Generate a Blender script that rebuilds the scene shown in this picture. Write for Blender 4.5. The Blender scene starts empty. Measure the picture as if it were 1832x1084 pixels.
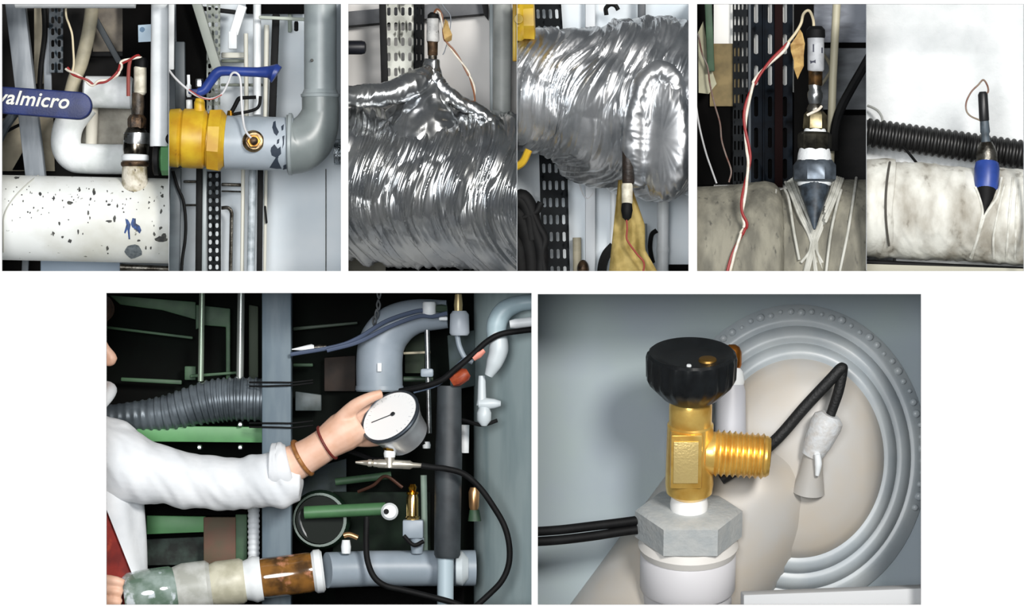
import bpy, bmesh, math, random
from mathutils import Vector, Matrix, noise
random.seed(7)
SC = bpy.context.scene
COL = SC.collection
PI = math.pi

# ------------------------------------------------------------------ camera, light, exposure
# one photo pixel = one millimetre at the front face of the board; camera 7 m away
D = 7.0
cam = bpy.data.objects.new('camera', bpy.data.cameras.new('camera'))
COL.objects.link(cam)
cam.location = (0, -D, 0)
cam.rotation_euler = (PI/2, 0, 0)
cam.data.sensor_width = 36.0
cam.data.lens = 36.0*D/1.832
cam.data.clip_end = 100
SC.camera = cam

w = bpy.data.worlds.new('room_light'); SC.world = w; w.use_nodes = True
w.node_tree.nodes['Background'].inputs[0].default_value = (0.9, 0.95, 1.0, 1)
w.node_tree.nodes['Background'].inputs[1].default_value = 0.18

def area(name, loc, target, size, watts, col=(1, 1, 1)):
    l = bpy.data.lights.new(name, 'AREA'); l.shape = 'DISK'; l.size = size; l.energy = watts; l.color = col
    o = bpy.data.objects.new(name, l); COL.objects.link(o); o.location = loc
    o.rotation_euler = (Vector(target)-Vector(loc)).to_track_quat('-Z', 'Y').to_euler()
    return o
area('key_lamp', (1.8, -5.2, 1.8), (0, 0.1, 0), 1.25, 370, (1, 0.97, 0.93))
area('fill_lamp', (-0.8, -6.2, 0.45), (0, 0.1, 0), 2.2, 310, (0.97, 0.985, 1))

SC.view_settings.view_transform = 'Standard'
SC.view_settings.look = 'None'
SC.view_settings.gamma = 1.0
SC.view_settings.use_curve_mapping = False
SC.view_settings.exposure = -0.38

# ------------------------------------------------------------------ measuring
def P(x, y, d=0):
    k = (D+d/1000)/D
    return Vector(((x-916)/1000*k, d/1000, (542-y)/1000*k))
def S(d=0): return (1+d/1000/D)/1000
def PP(*a): return [P(*q) for q in a]
CAM = Vector((0, -D, 0))
def raydir(x, y): return (P(x, y, 0)-CAM).normalized()

# bays: left, right, top (None = open), bottom, in pixels of the front face
BAY = {'A1': (-20, 301.5, None, 503), 'A2': (302.5, 615.5, None, 503), 'A3': (617.5, 924.5, None, 503),
       'A4': (925.5, 1238.5, None, 503), 'A5': (1240.5, 1549.5, None, 503), 'A6': (1550.5, 2000, None, 503),
       'B1': (-95, 955.5, 506, 1275), 'B2': (957.5, 1710, 506, 1275)}
def bay_planes(b):
    l, r, t, bo = BAY[b]
    out = []
    a, c = raydir(l, 542), raydir(r, 542)
    out.append(Vector((a.y, -a.x, 0)) * -1)      # points outward (to the left)
    out.append(Vector((c.y, -c.x, 0)))
    if t is not None:
        a = raydir(916, t); out.append(Vector((0, -a.z, a.y)))
    a = raydir(916, bo); out.append(Vector((0, a.z, -a.y)))
    return out

# ------------------------------------------------------------------ colours and materials
def lin(h):
    h = h.lstrip('#'); v = [int(h[i:i+2], 16)/255 for i in (0, 2, 4)]
    return tuple((c/12.92 if c <= .04045 else ((c+.055)/1.055)**2.4) for c in v)+(1,)
MATS = {}
def mat(name, c1, rough=.6, metal=0., c2=None, scale=30., lo=.4, hi=.62, bump=0., bscale=None, stretch=(1, 1, 1),
        c3=None, s3=90., lo3=.62, hi3=.68, spec=.5, coat=0., trans=0., detail=4.):
    if name in MATS: return MATS[name]
    m = bpy.data.materials.new(name); m.use_nodes = True
    nt = m.node_tree; N = nt.nodes; L = nt.links
    b = N['Principled BSDF']
    b.inputs['Roughness'].default_value = rough; b.inputs['Metallic'].default_value = metal
    b.inputs['Specular IOR Level'].default_value = spec
    b.inputs['Coat Weight'].default_value = coat
    b.inputs['Transmission Weight'].default_value = trans
    b.inputs['Base Color'].default_value = lin(c1)
    tc = N.new('ShaderNodeTexCoord'); mp = N.new('ShaderNodeMapping'); mp.inputs['Scale'].default_value = stretch
    L.new(tc.outputs['Object'], mp.inputs['Vector'])
    out = None
    def layer(cprev, col, sc, lo, hi):
        n = N.new('ShaderNodeTexNoise'); n.inputs['Scale'].default_value = sc; n.inputs['Detail'].default_value = detail
        L.new(mp.outputs[0], n.inputs['Vector'])
        r = N.new('ShaderNodeMapRange'); r.inputs['From Min'].default_value = lo; r.inputs['From Max'].default_value = hi
        L.new(n.outputs[0], r.inputs['Value'])
        mx = N.new('ShaderNodeMix'); mx.data_type = 'RGBA'
        L.new(r.outputs[0], mx.inputs['Factor'])
        if isinstance(cprev, tuple): mx.inputs['A'].default_value = cprev
        else: L.new(cprev, mx.inputs['A'])
        mx.inputs['B'].default_value = lin(col)
        return mx.outputs['Result']
    cur = lin(c1)
    if c2: cur = layer(cur, c2, scale, lo, hi)
    if c3: cur = layer(cur, c3, s3, lo3, hi3)
    if not isinstance(cur, tuple): L.new(cur, b.inputs['Base Color'])
    if bump:
        n = N.new('ShaderNodeTexNoise'); n.inputs['Scale'].default_value = bscale or scale*3; n.inputs['Detail'].default_value = 5
        L.new(mp.outputs[0], n.inputs['Vector'])
        bp = N.new('ShaderNodeBump'); bp.inputs['Strength'].default_value = bump; bp.inputs['Distance'].default_value = .004
        L.new(n.outputs[0], bp.inputs['Height']); L.new(bp.outputs[0], b.inputs['Normal'])
    MATS[name] = m
    return m

# ------------------------------------------------------------------ mesh building
def cr(pts, n=8):
    """smooth curve through points"""
    q = [Vector(p) for p in pts]
    if len(q) < 3: return q
    out = []
    e = [q[0]*2-q[1]]+q+[q[-1]*2-q[-2]]
    for i in range(1, len(e)-2):
        a, b, c, d = e[i-1:i+3]
        for k in range(n):
            t = k/n
            out.append(.5*((2*b)+(c-a)*t+(2*a-5*b+4*c-d)*t*t+(3*b-a-3*c+d)*t**3))
    out.append(q[-1]); return out
def lerp_list(v, m):
    n = len(v)
    return [v[min(int(i*(n-1)/(m-1)), n-2)]*(1-((i*(n-1)/(m-1))-min(int(i*(n-1)/(m-1)), n-2)))
            + v[min(int(i*(n-1)/(m-1)), n-2)+1]*((i*(n-1)/(m-1))-min(int(i*(n-1)/(m-1)), n-2)) for i in range(m)]
def frame_of(t):
    t = t.normalized()
    u = Vector((0, 0, 1)) if abs(t.z) < .9 else Vector((0, -1, 0))
    x = t.cross(u).normalized(); y = x.cross(t).normalized()
    return x, y

class MB:
    def __init__(s): s.bm = bmesh.new()
    def rings(s, rings, closed_ring=True, cap=True):
        vs = [[s.bm.verts.new(p) for p in r] for r in rings]
        for a, b in zip(vs, vs[1:]):
            m = len(a)
            for i in range(m if closed_ring else m-1):
                j = (i+1) % m
                try: s.bm.faces.new((a[i], a[j], b[j], b[i]))
                except ValueError: pass
        if cap:
            for r in (vs[0][::-1], vs[-1]):
                try: s.bm.faces.new(r)
                except ValueError: pass
        return s
    def tube(s, pts, r, seg=12, cap=True, smooth=0, flat=1.0):
        if smooth: pts = cr(pts, smooth)
        pts = [Vector(p) for p in pts]
        rr = lerp_list(list(r), len(pts)) if isinstance(r, (list, tuple)) else [r]*len(pts)
        ts = [((pts[min(i+1, len(pts)-1)])-pts[max(i-1, 0)]).normalized() for i in range(len(pts))]
        x, y = frame_of(ts[0]); rings = []
        for i, p in enumerate(pts):
            x = (x-ts[i]*x.dot(ts[i])).normalized(); y = x.cross(ts[i]).normalized()
            rings.append([p+(x*math.cos(2*PI*k/seg)*flat+y*math.sin(2*PI*k/seg))*rr[i] for k in range(seg)])
        return s.rings(rings, cap=cap)
    def lathe(s, a, b, prof, seg=28, cap=True, rot=0., up=None):
        """prof: (t along a->b in 0..1, radius in metres)"""
        a, b = Vector(a), Vector(b); t = (b-a)
        x, y = frame_of(t)
        rings = [[a+t*q+(x*math.cos(2*PI*k/seg+rot)+y*math.sin(2*PI*k/seg+rot))*max(r, 1e-5) for k in range(seg)] for q, r in prof]
        return s.rings(rings, cap=cap)
    def hexa(s, a, b, r, bev=.12, rot=0.):
        return s.lathe(a, b, [(0, r*.9), (bev, r), (1-bev, r), (1, r*.9)], 6, rot=rot)
    def prism(s, poly, ext, bev=0., seg=2):
        f = s.bm.faces.new([s.bm.verts.new(p) for p in poly])
        r = bmesh.ops.extrude_face_region(s.bm, geom=[f])
        vs = [g for g in r['geom'] if isinstance(g, bmesh.types.BMVert)]
        bmesh.ops.translate(s.bm, verts=vs, vec=ext)
        if bev:
            es = list({e for v in f.verts for e in v.link_edges} | {e for v in vs for e in v.link_edges})
            bmesh.ops.bevel(s.bm, geom=es, offset=bev, segments=seg, affect='EDGES', profile=.5, clamp_overlap=True)
        return s
    def box(s, c, sx, sy, sz, rz=0., ry=0., rx=0., bev=0.):
        m = Matrix.Rotation(rz, 3, 'Z') @ Matrix.Rotation(ry, 3, 'Y') @ Matrix.Rotation(rx, 3, 'X')
        q = [Vector(c)+m @ Vector((x*sx/2, -sy/2, z*sz/2)) for x, z in ((-1, -1), (1, -1), (1, 1), (-1, 1))]
        return s.prism(q, m @ Vector((0, sy, 0)), bev)
    def bar(s, a, b, wd, th, bev=0.):
        a, b = Vector(a), Vector(b); t = (b-a).normalized()
        n = Vector((0, 1, 0)); u = t.cross(n).normalized(); n = u.cross(t).normalized()
        q = [a-u*wd/2-n*th/2, a+u*wd/2-n*th/2, b+u*wd/2-n*th/2, b-u*wd/2-n*th/2]
        return s.prism(q, n*th, bev)
    def ball(s, c, r, sx=1., sy=1., sz=1., seg=16):
        g = bmesh.ops.create_uvsphere(s.bm, u_segments=seg, v_segments=max(6, seg//2+2), radius=r)
        for v in g['verts']: v.co = Vector((v.co.x*sx, v.co.y*sy, v.co.z*sz))+Vector(c)
        return s
    def slots(s, o, u, v, wd, ln, cols, sw, sh, pitch, off, th):
        """plate with punched slots; o corner, u width dir, v length dir"""
        o = Vector(o); u = Vector(u).normalized(); v = Vector(v).normalized(); n = u.cross(v).normalized()*th
        ed = [0]+[(a+b)/2 for a, b in zip(cols, cols[1:])]+[wd]
        rows = max(1, int(ln/pitch)); ph = ln/rows
        bm = s.bm
        for ci, cx in enumerate(cols):
            a0, a1 = ed[ci], ed[ci+1]
            for r in range(rows):
                b0, b1 = r*ph, (r+1)*ph; cy = (b0+b1)/2+(off if 0 else 0)
                inner = []
                m = 12
                for k in range(m):
                    t = 2*PI*k/m+PI/m
                    ix = math.cos(t)*sw/2; iy = math.sin(t)*sw/2+(sh/2-sw/2)*(1 if math.sin(t) > 0 else -1)
                    inner.append((cx+ix, cy+iy))
                outer = []
                for k in range(m):
                    t = 2*PI*k/m+PI/m
                    c, d = math.cos(t), math.sin(t); q = max(abs(c), abs(d)); c /= q; d /= q
                    outer.append((min(max(cx+c*max(a1-cx, cx-a0), a0), a1), (b0+b1)/2+d*(b1-b0)/2))
                F = lambda p, back: bm.verts.new(o+u*p[0]+v*p[1]+(n if back else Vector()))
                fi = [F(p, 0) for p in inner]; fo = [F(p, 0) for p in outer]; bi = [F(p, 1) for p in inner]; bo = [F(p, 1) for p in outer]
                for k in range(m):
                    j = (k+1) % m
                    bm.faces.new((fi[k], fo[k], fo[j], fi[j])); bm.faces.new((bi[j], bo[j], bo[k], bi[k]))
                    bm.faces.new((fi[j], bi[j], bi[k], fi[k])); bm.faces.new((fo[k], bo[k], bo[j], fo[j]))
        bmesh.ops.remove_doubles(bm, verts=bm.verts, dist=1e-5)
        return s
    def clip(s, bay):
        for no in bay_planes(bay):
            g = list(s.bm.verts)+list(s.bm.edges)+list(s.bm.faces)
            if not g: break
            r = bmesh.ops.bisect_plane(s.bm, geom=g, plane_co=CAM, plane_no=no, clear_outer=True)
            cut = [e for e in r['geom_cut'] if isinstance(e, bmesh.types.BMEdge) and e.is_valid and len(e.link_faces) == 1]
            if cut:
                try: bmesh.ops.holes_fill(s.bm, edges=cut, sides=0)
                except Exception: pass
        return s

OFF = {}
def thing(name, label, cat, base, group=None, kind=None):
    o = bpy.data.objects.new(name, None); COL.objects.link(o); o.location = base
    o.empty_display_size = .02
    o['label'] = label; o['category'] = cat
    if group: o['group'] = group
    if kind: o['kind'] = kind
    OFF[o.name] = Vector(base); return o
def build(mb, name, m, parent=None, label=None, cat=None, group=None, kind=None, bay=None, angle=38, flat=False, norm=True):
    if bay: mb.clip(bay)
    bm = mb.bm
    if norm: bmesh.ops.recalc_face_normals(bm, faces=bm.faces)
    for f in bm.faces: f.smooth = not flat
    lim = math.radians(angle)
    for e in bm.edges:
        if len(e.link_faces) == 2 and e.calc_face_angle(0) > lim: e.smooth = False
    if parent is not None: off = OFF[parent.name]
    else:
        xs = [v.co for v in bm.verts]
        off = Vector((sum(c.x for c in xs)/len(xs), sum(c.y for c in xs)/len(xs), min(c.z for c in xs))) if xs else Vector()
    bmesh.ops.translate(bm, verts=bm.verts, vec=-off)
    me = bpy.data.meshes.new(name); bm.to_mesh(me); bm.free()
    o = bpy.data.objects.new(name, me); COL.objects.link(o)
    me.materials.append(m)
    if parent is not None: o.parent = parent
    else: o.location = off
    OFF[o.name] = off
    if label: o['label'] = label
    if cat: o['category'] = cat
    if group: o['group'] = group
    if kind: o['kind'] = kind
    return o
def remesh(mb, voxel, smooth=6, fac=.5):
    """join overlapping volumes into one continuous skin"""
    me = bpy.data.meshes.new('tmp'); mb.bm.to_mesh(me); mb.bm.free()
    o = bpy.data.objects.new('tmp', me); COL.objects.link(o)
    r = o.modifiers.new('r', 'REMESH'); r.mode = 'VOXEL'; r.voxel_size = voxel
    s = o.modifiers.new('s', 'SMOOTH'); s.iterations = smooth; s.factor = fac
    dg = bpy.context.evaluated_depsgraph_get()
    me2 = bpy.data.meshes.new_from_object(o.evaluated_get(dg))
    out = MB(); out.bm.from_mesh(me2)
    bpy.data.objects.remove(o); bpy.data.meshes.remove(me); bpy.data.meshes.remove(me2)
    return out
def textmesh(txt, size, shear=.0, extrude=.0003, bold=0., spacing=1.0):
    c = bpy.data.curves.new('t', 'FONT'); c.body = txt; c.size = size; c.shear = shear; c.extrude = extrude; c.offset = bold
    c.space_character = spacing
    o = bpy.data.objects.new('t', c); COL.objects.link(o)
    dg = bpy.context.evaluated_depsgraph_get()
    me = bpy.data.meshes.new_from_object(o.evaluated_get(dg))
    mb = MB(); mb.bm.from_mesh(me)
    bpy.data.objects.remove(o); bpy.data.meshes.remove(me); bpy.data.curves.remove(c)
    return mb
def place(mb, org, u, v):
    u = Vector(u).normalized(); v = (Vector(v)-u*Vector(v).dot(u)).normalized(); n = u.cross(v)
    M = Matrix((u, v, n)).transposed().to_4x4(); M.translation = org
    bmesh.ops.transform(mb.bm, matrix=M, verts=mb.bm.verts); return mb
def oncyl(x, y, a, b, r):
    """point on the near side of a cylinder a-b radius r seen along pixel x, y"""
    d = raydir(x, y); t = (b-a).normalized()
    dp = d-t*d.dot(t); w0 = CAM-a; wp = w0-t*w0.dot(t)
    A = dp.dot(dp); B = 2*dp.dot(wp); C = wp.dot(wp)-r*r
    q = max(B*B-4*A*C, 0)
    return CAM+d*((-B-math.sqrt(q))/(2*A))
def mark(mb, x, y, rx, ry, a, b, r, n=10, wob=.35, rot=0., poly=None):
    pts = []
    if poly: pts = poly
    else:
        for k in range(n):
            t = 2*PI*k/n; q = 1+random.uniform(-wob, wob)
            px, py = math.cos(t)*rx*q, math.sin(t)*ry*q
            pts.append((x+px*math.cos(rot)-py*math.sin(rot), y+px*math.sin(rot)+py*math.cos(rot)))
    n = len(pts); cx = sum(p[0] for p in pts)/n; cy = sum(p[1] for p in pts)/n
    c0 = mb.bm.verts.new(oncyl(cx, cy, a, b, r))
    prev = None
    for f in (.34, .67, 1.0):
        vs = [mb.bm.verts.new(oncyl(cx+(px-cx)*f, cy+(py-cy)*f, a, b, r)) for px, py in pts]
        for i in range(n):
            j = (i+1) % n
            if prev: mb.bm.faces.new((prev[i], vs[i], vs[j], prev[j]))
            else: mb.bm.faces.new((c0, vs[i], vs[j]))
        prev = vs
    return mb

# ------------------------------------------------------------------ shared materials
M_board = mat('board_white', '#fbfbfb', .85, c2='#f4f5f6', scale=14)
M_shelf = mat('shelf_white', '#e6e8ea', .8)  # floors out of view, whitened to bounce light up into the foil
M_div = mat('divider_grey', '#a3a7aa', .85, c2='#95999c', scale=20)
M_white = mat('white_paint', '#eef2f4', .45, c2='#dfe4e6', scale=18)
M_whitelag = mat('white_lagging', '#f2f5f6', .7, c2='#d9dedd', scale=25, bump=.25, bscale=60)
M_black = mat('black_rubber', '#09090a', .65, c2='#101112', scale=40, spec=.2)
M_blackmatte = mat('black_void', '#050505', .95, c2='#0b0a0a', scale=9, spec=.1)
M_greypost = mat('grey_post_paint', '#8f959b', .5, c2='#767d84', scale=16, stretch=(4, 4, .6))
M_steel = mat('steel', '#b9bcbd', .28, 1., c2='#8d8f8f', scale=60)
M_dsteel = mat('dark_steel', '#6a6862', .35, .9, c2='#38342e', scale=70, bump=.2)
M_brown = mat('corroded_brass', '#5b4632', .45, .6, c2='#2a211a', scale=90, bump=.2)
M_beige = mat('beige_panel', '#b7ae98', .75, c2='#9a917d', scale=22)
M_beigepipe = mat('beige_pipe', '#b3ab93', .6, c2='#97917d', scale=30)
M_red = mat('red_insulation', '#8f2424', .5)
M_wirewhite = mat('white_insulation', '#e6dfd2', .5, c2='#cfc6b6', scale=80)
M_wirebeige = mat('beige_insulation', '#d3c6a6', .5)
M_wirebrown = mat('brown_insulation', '#7a4a2c', .5)
M_blue = mat('blue_plastic', '#1b2b63', .5, c2='#162352', scale=40, bump=.1, bscale=300)
M_brass = mat('brass', '#d9a23c', .22, 1., c2='#b9781f', scale=30)
M_sensor = mat('sensor_sleeve', '#c9c9c6', .5, c2='#a9a9a8', scale=60, c3='#56544f', s3=110, lo3=.63, hi3=.66)
M_tape = mat('tan_masking_tape', '#b99a5e', .7, c2='#94713e', scale=55)
M_slotlight = mat('slotted_galvanised', '#a7a8a0', .5, c2='#7f8078', scale=25, metal=.3)
M_slotdark = mat('slotted_dark', '#16191c', .75, c2='#0e1113', scale=30, spec=.15)
M_pipegrey = mat('grey_pipe_paint', '#9fa8aa', .38, c2='#8d9698', scale=12)
M_wallwhite = mat('white_wall_panel', '#dfe5e9', .7, c2='#cfd9e0', scale=5)
M_wallwarm = mat('pale_wall_panel', '#dcd9d6', .7, c2='#cfcdca', scale=5)
M_green = mat('green_machine_paint', '#5f9a62', .5, c2='#548a58', scale=12)
M_dgreen = mat('dark_green_paint', '#2b3d2d', .55, c2='#1b2a1e', scale=18)
M_mark = mat('bare_metal_chip', '#3a3b3b', .7, c2='#55554f', scale=120)
M_wirewhitegrey = mat('grey_white_cable', '#cfd0d2', .45)

# ------------------------------------------------------------------ the setting: board with eight openings, bays behind
def holes(cx, cy):
    if cx > 1837 and cy < 485: return True      # open beside the last opening
    for l, r, t, b in ((3, 302, 7, 485), (302, 610, 7, 485), (623, 925, 7, 485), (925, 1232, 7, 485), (1247, 1550, 7, 485),
                       (1550, 1832, 7, 485), (190, 951, 524, 1082), (962, 1648, 526, 1082)):
        if l < cx < r and t < cy < b: return True
    return False
xs = [-120, 3, 190, 610, 623, 951, 962, 1232, 1247, 1648, 1832, 1837, 1952]; ys = [-2, 7, 485, 524, 526, 1082, 1290]
mb = MB()
gv = {}
def V(i, j, k):
    if (i, j, k) not in gv:
        gv[i, j, k] = mb.bm.verts.new(P(xs[i], ys[j], 0)+Vector((0, .008*k, 0)))
    return gv[i, j, k]
solid = lambda i, j: 0 <= i < len(xs)-1 and 0 <= j < len(ys)-1 and not holes((xs[i]+xs[i+1])/2, (ys[j]+ys[j+1])/2)
for i in range(len(xs)-1):
    for j in range(len(ys)-1):
        if not solid(i, j): continue
        for k in (0, 1): mb.bm.faces.new((V(i, j, k), V(i+1, j, k), V(i+1, j+1, k), V(i, j+1, k)))
        for (di, dj, p, q) in ((-1, 0, (i, j), (i, j+1)), (1, 0, (i+1, j), (i+1, j+1)), (0, -1, (i, j), (i+1, j)), (0, 1, (i, j+1), (i+1, j+1))):
            if not solid(i+di, j+dj): mb.bm.faces.new((V(*p, 0), V(*q, 0), V(*q, 1), V(*p, 1)))
build(mb, 'wall_front', M_board, kind='structure', label='white front board with eight rectangular openings', cat='wall')

DEPTH = {'A1': 340, 'A2': 330, 'A3': 350, 'A4': 370, 'A5': 345, 'A6': 225, 'B1': 365, 'B2': 330}
def divider_v(px, y0, y1, th, m, nm, front=0):
    q = PP((px, y0, front), (px, y0, 395), (px, y1, 395), (px, y1, front))
    MBx = MB().prism([v-Vector((th/2, 0, 0)) for v in q], Vector((th, 0, 0)))
    build(MBx, nm, m, kind='structure', label=None)
for px, y0, y1, th, fr in ((-21.5, -40, 503, .003, 9), (302, 7, 484, .001, .5), (616.5, -2, 503, .002, 9), (925, 7, 484, .001, .5),
                           (1239.5, -2, 503, .002, 9), (1550, 7, 484, .001, .5), (2001.5, -40, 503, .003, 60),
                           (-96.5, 506, 1275, .003, 9), (956.5, 506, 1275, .002, 9), (1711.5, 506, 1275, .003, 9)):
    divider_v(px, y0, y1, th, M_div, 'wall_divider', fr)
q = PP((-120, 504.5, 9), (2005, 504.5, 9), (2005, 504.5, 395), (-120, 504.5, 395))
build(MB().prism([v+Vector((0, 0, .001)) for v in q], Vector((0, 0, -.002))), 'floor', M_shelf, kind='structure')
q = PP((-120, 1276, 9), (1952, 1276, 9), (1952, 1276, 395), (-120, 1276, 395))
build(MB().prism(q, Vector((0, 0, -.004))), 'floor', M_shelf, kind='structure')
def backwall(bay, m, nm='wall_back', top=-60):
    l, r, t, b = BAY[bay]; d = DEPTH[bay]
    t = top if t is None else t
    q = PP((l, t, d), (r, t, d), (r, b, d), (l, b, d))
    return build(MB().prism(q, Vector((0, .01, 0))), nm, m, kind='structure')

# ================================================================== helpers for small repeated fittings
def mm(v, d=0): return v*S(d)
def wire(pts, r, name, m, bay, label=None, cat='wire', parent=None, seg=8, smooth=8, **k):
    return build(MB().tube(pts, r, seg, smooth=smooth), name, m, parent=parent, label=label, cat=cat if parent is None else None, bay=bay, **k)
def twisted(root, pts, bay, r, mats, turns, names, rad=None):
    """two strands twisted round a common path"""
    c = cr(pts, 10); n = len(c); rad = rad or r*.95
    for s_ in (0, 1):
        out = []
        for i, p in enumerate(c):
            t = (c[min(i+1, n-1)]-c[max(i-1, 0)]).normalized(); x, y = frame_of(t)
            a = turns*2*PI*i/n+PI*s_
            out.append(p+(x*math.cos(a)+y*math.sin(a))*rad)
        build(MB().tube(out, r, 7), names[s_], mats[s_], root, bay=bay)
def pipe(pts, r, name, m, bay, label=None, cat='pipe', parent=None, seg=32, smooth=0, **k):
    return build(MB().tube(pts, r, seg, smooth=smooth), name, m, parent=parent, label=label, cat=cat if parent is None else None, bay=bay, **k)
def V3(x, y, z): return Vector((x, y, z))

# ================================================================== bay 1: white tank pipe with a fitting, blue lever
b = 'A1'
backwall(b, mat('rear_wall_dark', '#1a1816', .9, c2='#0c0b0a', scale=8))
# big white pipe
a_, c_ = P(-40, 388, 132), P(330, 396, 132); R = .0775
M_bigpipe = mat('spotted_white_paint', '#e9ecea', .5, c2='#bdbcae', scale=7, lo=.45, hi=.75, detail=8, c3='#77776c', s3=75, lo3=.68, hi3=.72)
t = thing('white_pipe', 'fat white painted pipe speckled with dark chips under the blue lever', 'pipe', P(150, 470, 132))
pb = build(MB().tube([a_, c_], R, 72), 'pipe_body', M_bigpipe, t, bay=b)
mk = MB()
for x, y, rx, ry in ((125, 431, 4, 4), (140, 415, 2, 4), (95, 418, 2.5, 4), (106, 400, 2, 4), (72, 347, 3, 3), (96, 355, 2, 4), (125, 363, 5, 3), (158, 380, 2, 4),
                     (161, 390, 1.5, 3), (168, 343, 3, 5), (162, 356, 2, 3), (142, 340, 2, 3), (192, 444, 3, 5), (196, 396, 6, 3), (205, 390, 3, 6), (287, 408, 3, 3),
                     (276, 419, 2, 4), (288, 427, 10, 5), (294, 425, 5, 6), (270, 444, 1.5, 3), (261, 443, 1.5, 3), (288, 378, 2, 4), (290, 350, 3, 3), (248, 430, 3, 2),
                     (30, 318, 5, 2), (290, 334, 3, 2), (210, 368, 1.5, 4), (195, 366, 3, 2), (112, 424, 2, 2), (60, 372, 1.5, 2)):
    mark(mk, x, y, rx, ry, a_, c_, R+.0004)
for k in range(70):
    x = random.uniform(10, 296); y = 320+abs(random.gauss(0, 1))*40+12
    if y < 455: mark(mk, x, y, random.uniform(.6, 1.6), random.uniform(.8, 2.2), a_, c_, R+.0004, n=7)
build(mk, 'paint_chip', M_mark, t, bay=b, kind='stuff', norm=False)
mk = MB()
mark(mk, 0, 0, 0, 0, a_, c_, R+.0005, poly=[(224, 391), (229, 393), (234, 402), (232, 412), (233, 428), (230, 428), (228, 410), (224, 418), (222, 416), (226, 402)])
mark(mk, 0, 0, 0, 0, a_, c_, R+.0006, poly=[(237, 390), (243, 391), (242, 399), (250, 404), (253, 412), (250, 418), (243, 411), (236, 406), (234, 400)])
build(mk, 'marker_writing', mat('blue_marker', '#2f4f8a', .6, c2='#232f45', scale=100), t, bay=b, norm=False, label='blue handwritten marker strokes')
mk = MB(); mark(mk, 238, 450, 16, 13, a_, c_, R+.0005, n=14, wob=.12)
build(mk, 'worn_patch', mat('grey_worn_patch', '#6c7478', .7, c2='#4f575b', scale=150), t, bay=b, norm=False)
# weld seam of the bend on the left
sp = []
for k in range(20):
    y = 314+k*7.2; x = 6+62*max(0, 1-(k/11.0))**1.7
    sp.append(oncyl(x, y, a_, c_, R+.0002))
build(MB().tube(sp, .0016, 6), 'weld_seam', mat('seam_grey', '#b9bab2', .7), t, bay=b)
# fitting with temperature sensor standing on the pipe
t = thing('temperature_sensor', 'corroded threaded fitting and pale sensor welded to the fat white pipe', 'sensor', P(240, 318, 118))
def up(x, y0, y1, d, prof, seg=28, rot=0.):
    return MB().lathe(P(x, y0, d), P(x, y1, d), [(q, mm(r, d)) for q, r in prof], seg, rot=rot)
build(up(241, 372, 296, 96, [(0, 9), (.15, 19), (.45, 24), (.8, 23), (1, 22)]), 'weld_collar', mat('dirty_weld', '#ddd7c8', .6, c2='#8f8568', scale=50, bump=.5, bscale=120, c3='#3b3025', s3=80, lo3=.66, hi3=.7), t)
build(up(242, 298, 288, 96, [(0, 24), (.3, 26), (.7, 26), (1, 23)]), 'rust_ring', M_brown, t)
build(up(242, 289, 276, 96, [(0, 22), (.2, 24.5), (.8, 24.5), (1, 22)]), 'seal_ring', M_white, t)
build(up(243, 277, 228, 96, [(0, 22), (.2, 23.5), (.75, 23), (1, 15)]), 'threaded_body', mat('oily_steel', '#8b857a', .22, 1., c2='#2c2822', scale=35), t)
build(up(244, 258, 238, 96, [(0, 23.8), (.2, 24.2), (.8, 23.6), (1, 23.2)]), 'bright_band', M_steel, t)
build(up(245, 230, 205, 96, [(0, 16), (.3, 17), (.7, 17), (1, 12)], 6), 'hex_nut', M_brown, t)
build(up(247, 206, 166, 96, [(0, 10), (.5, 11.5), (1, 10.5)]), 'neck', mat('brown_neck', '#54483a', .5, c2='#2a241d', scale=60, bump=.3), t)
build(up(251, 170, 118, 96, [(0, 8), (.08, 11.5), (.95, 11.5), (1, 9)]), 'sleeve', mat('cream_sleeve', '#d8d3c2', .5, c2='#b5af9c', scale=60), t)
build(up(253, 121, 103, 96, [(0, 11.5), (.6, 12), (1, 8)]), 'cap', M_black, t)
t = thing('sensor_wire', 'twisted red and white wire drooping from the cream sensor', 'wire', P(150, 165, 90))
twisted(t, PP((252, 103, 92), (246, 101, 88), (233, 106, 84), (218, 112, 84), (215, 122, 84), (208, 134, 84), (192, 144, 84), (176, 147, 84), (166, 152, 84), (155, 144, 84), (140, 136, 84), (128, 130, 84), (119, 122, 88)),
        b, mm(2.2), (M_red, M_wirewhite), 3.2, ('red_strand', 'white_strand'))
wire(PP((119, -10, 100), (118, 25, 98), (124, 45, 96), (129, 62, 96), (131, 88, 96), (132, 112, 92), (130, 128, 88)), mm(2), 'hanging_wire', M_wirebeige, b, 'thin beige wire hanging from the white pipe at the top')
wire(PP((233, 107, 87), (230.5, 120, 88), (229.5, 140, 89), (229.5, 172, 90)), mm(3.4), 'red_tag', mat('faded_red', '#8a4038', .6), b, 'short red cable end hanging left of the cream sensor', 'cable', smooth=4)
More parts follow.
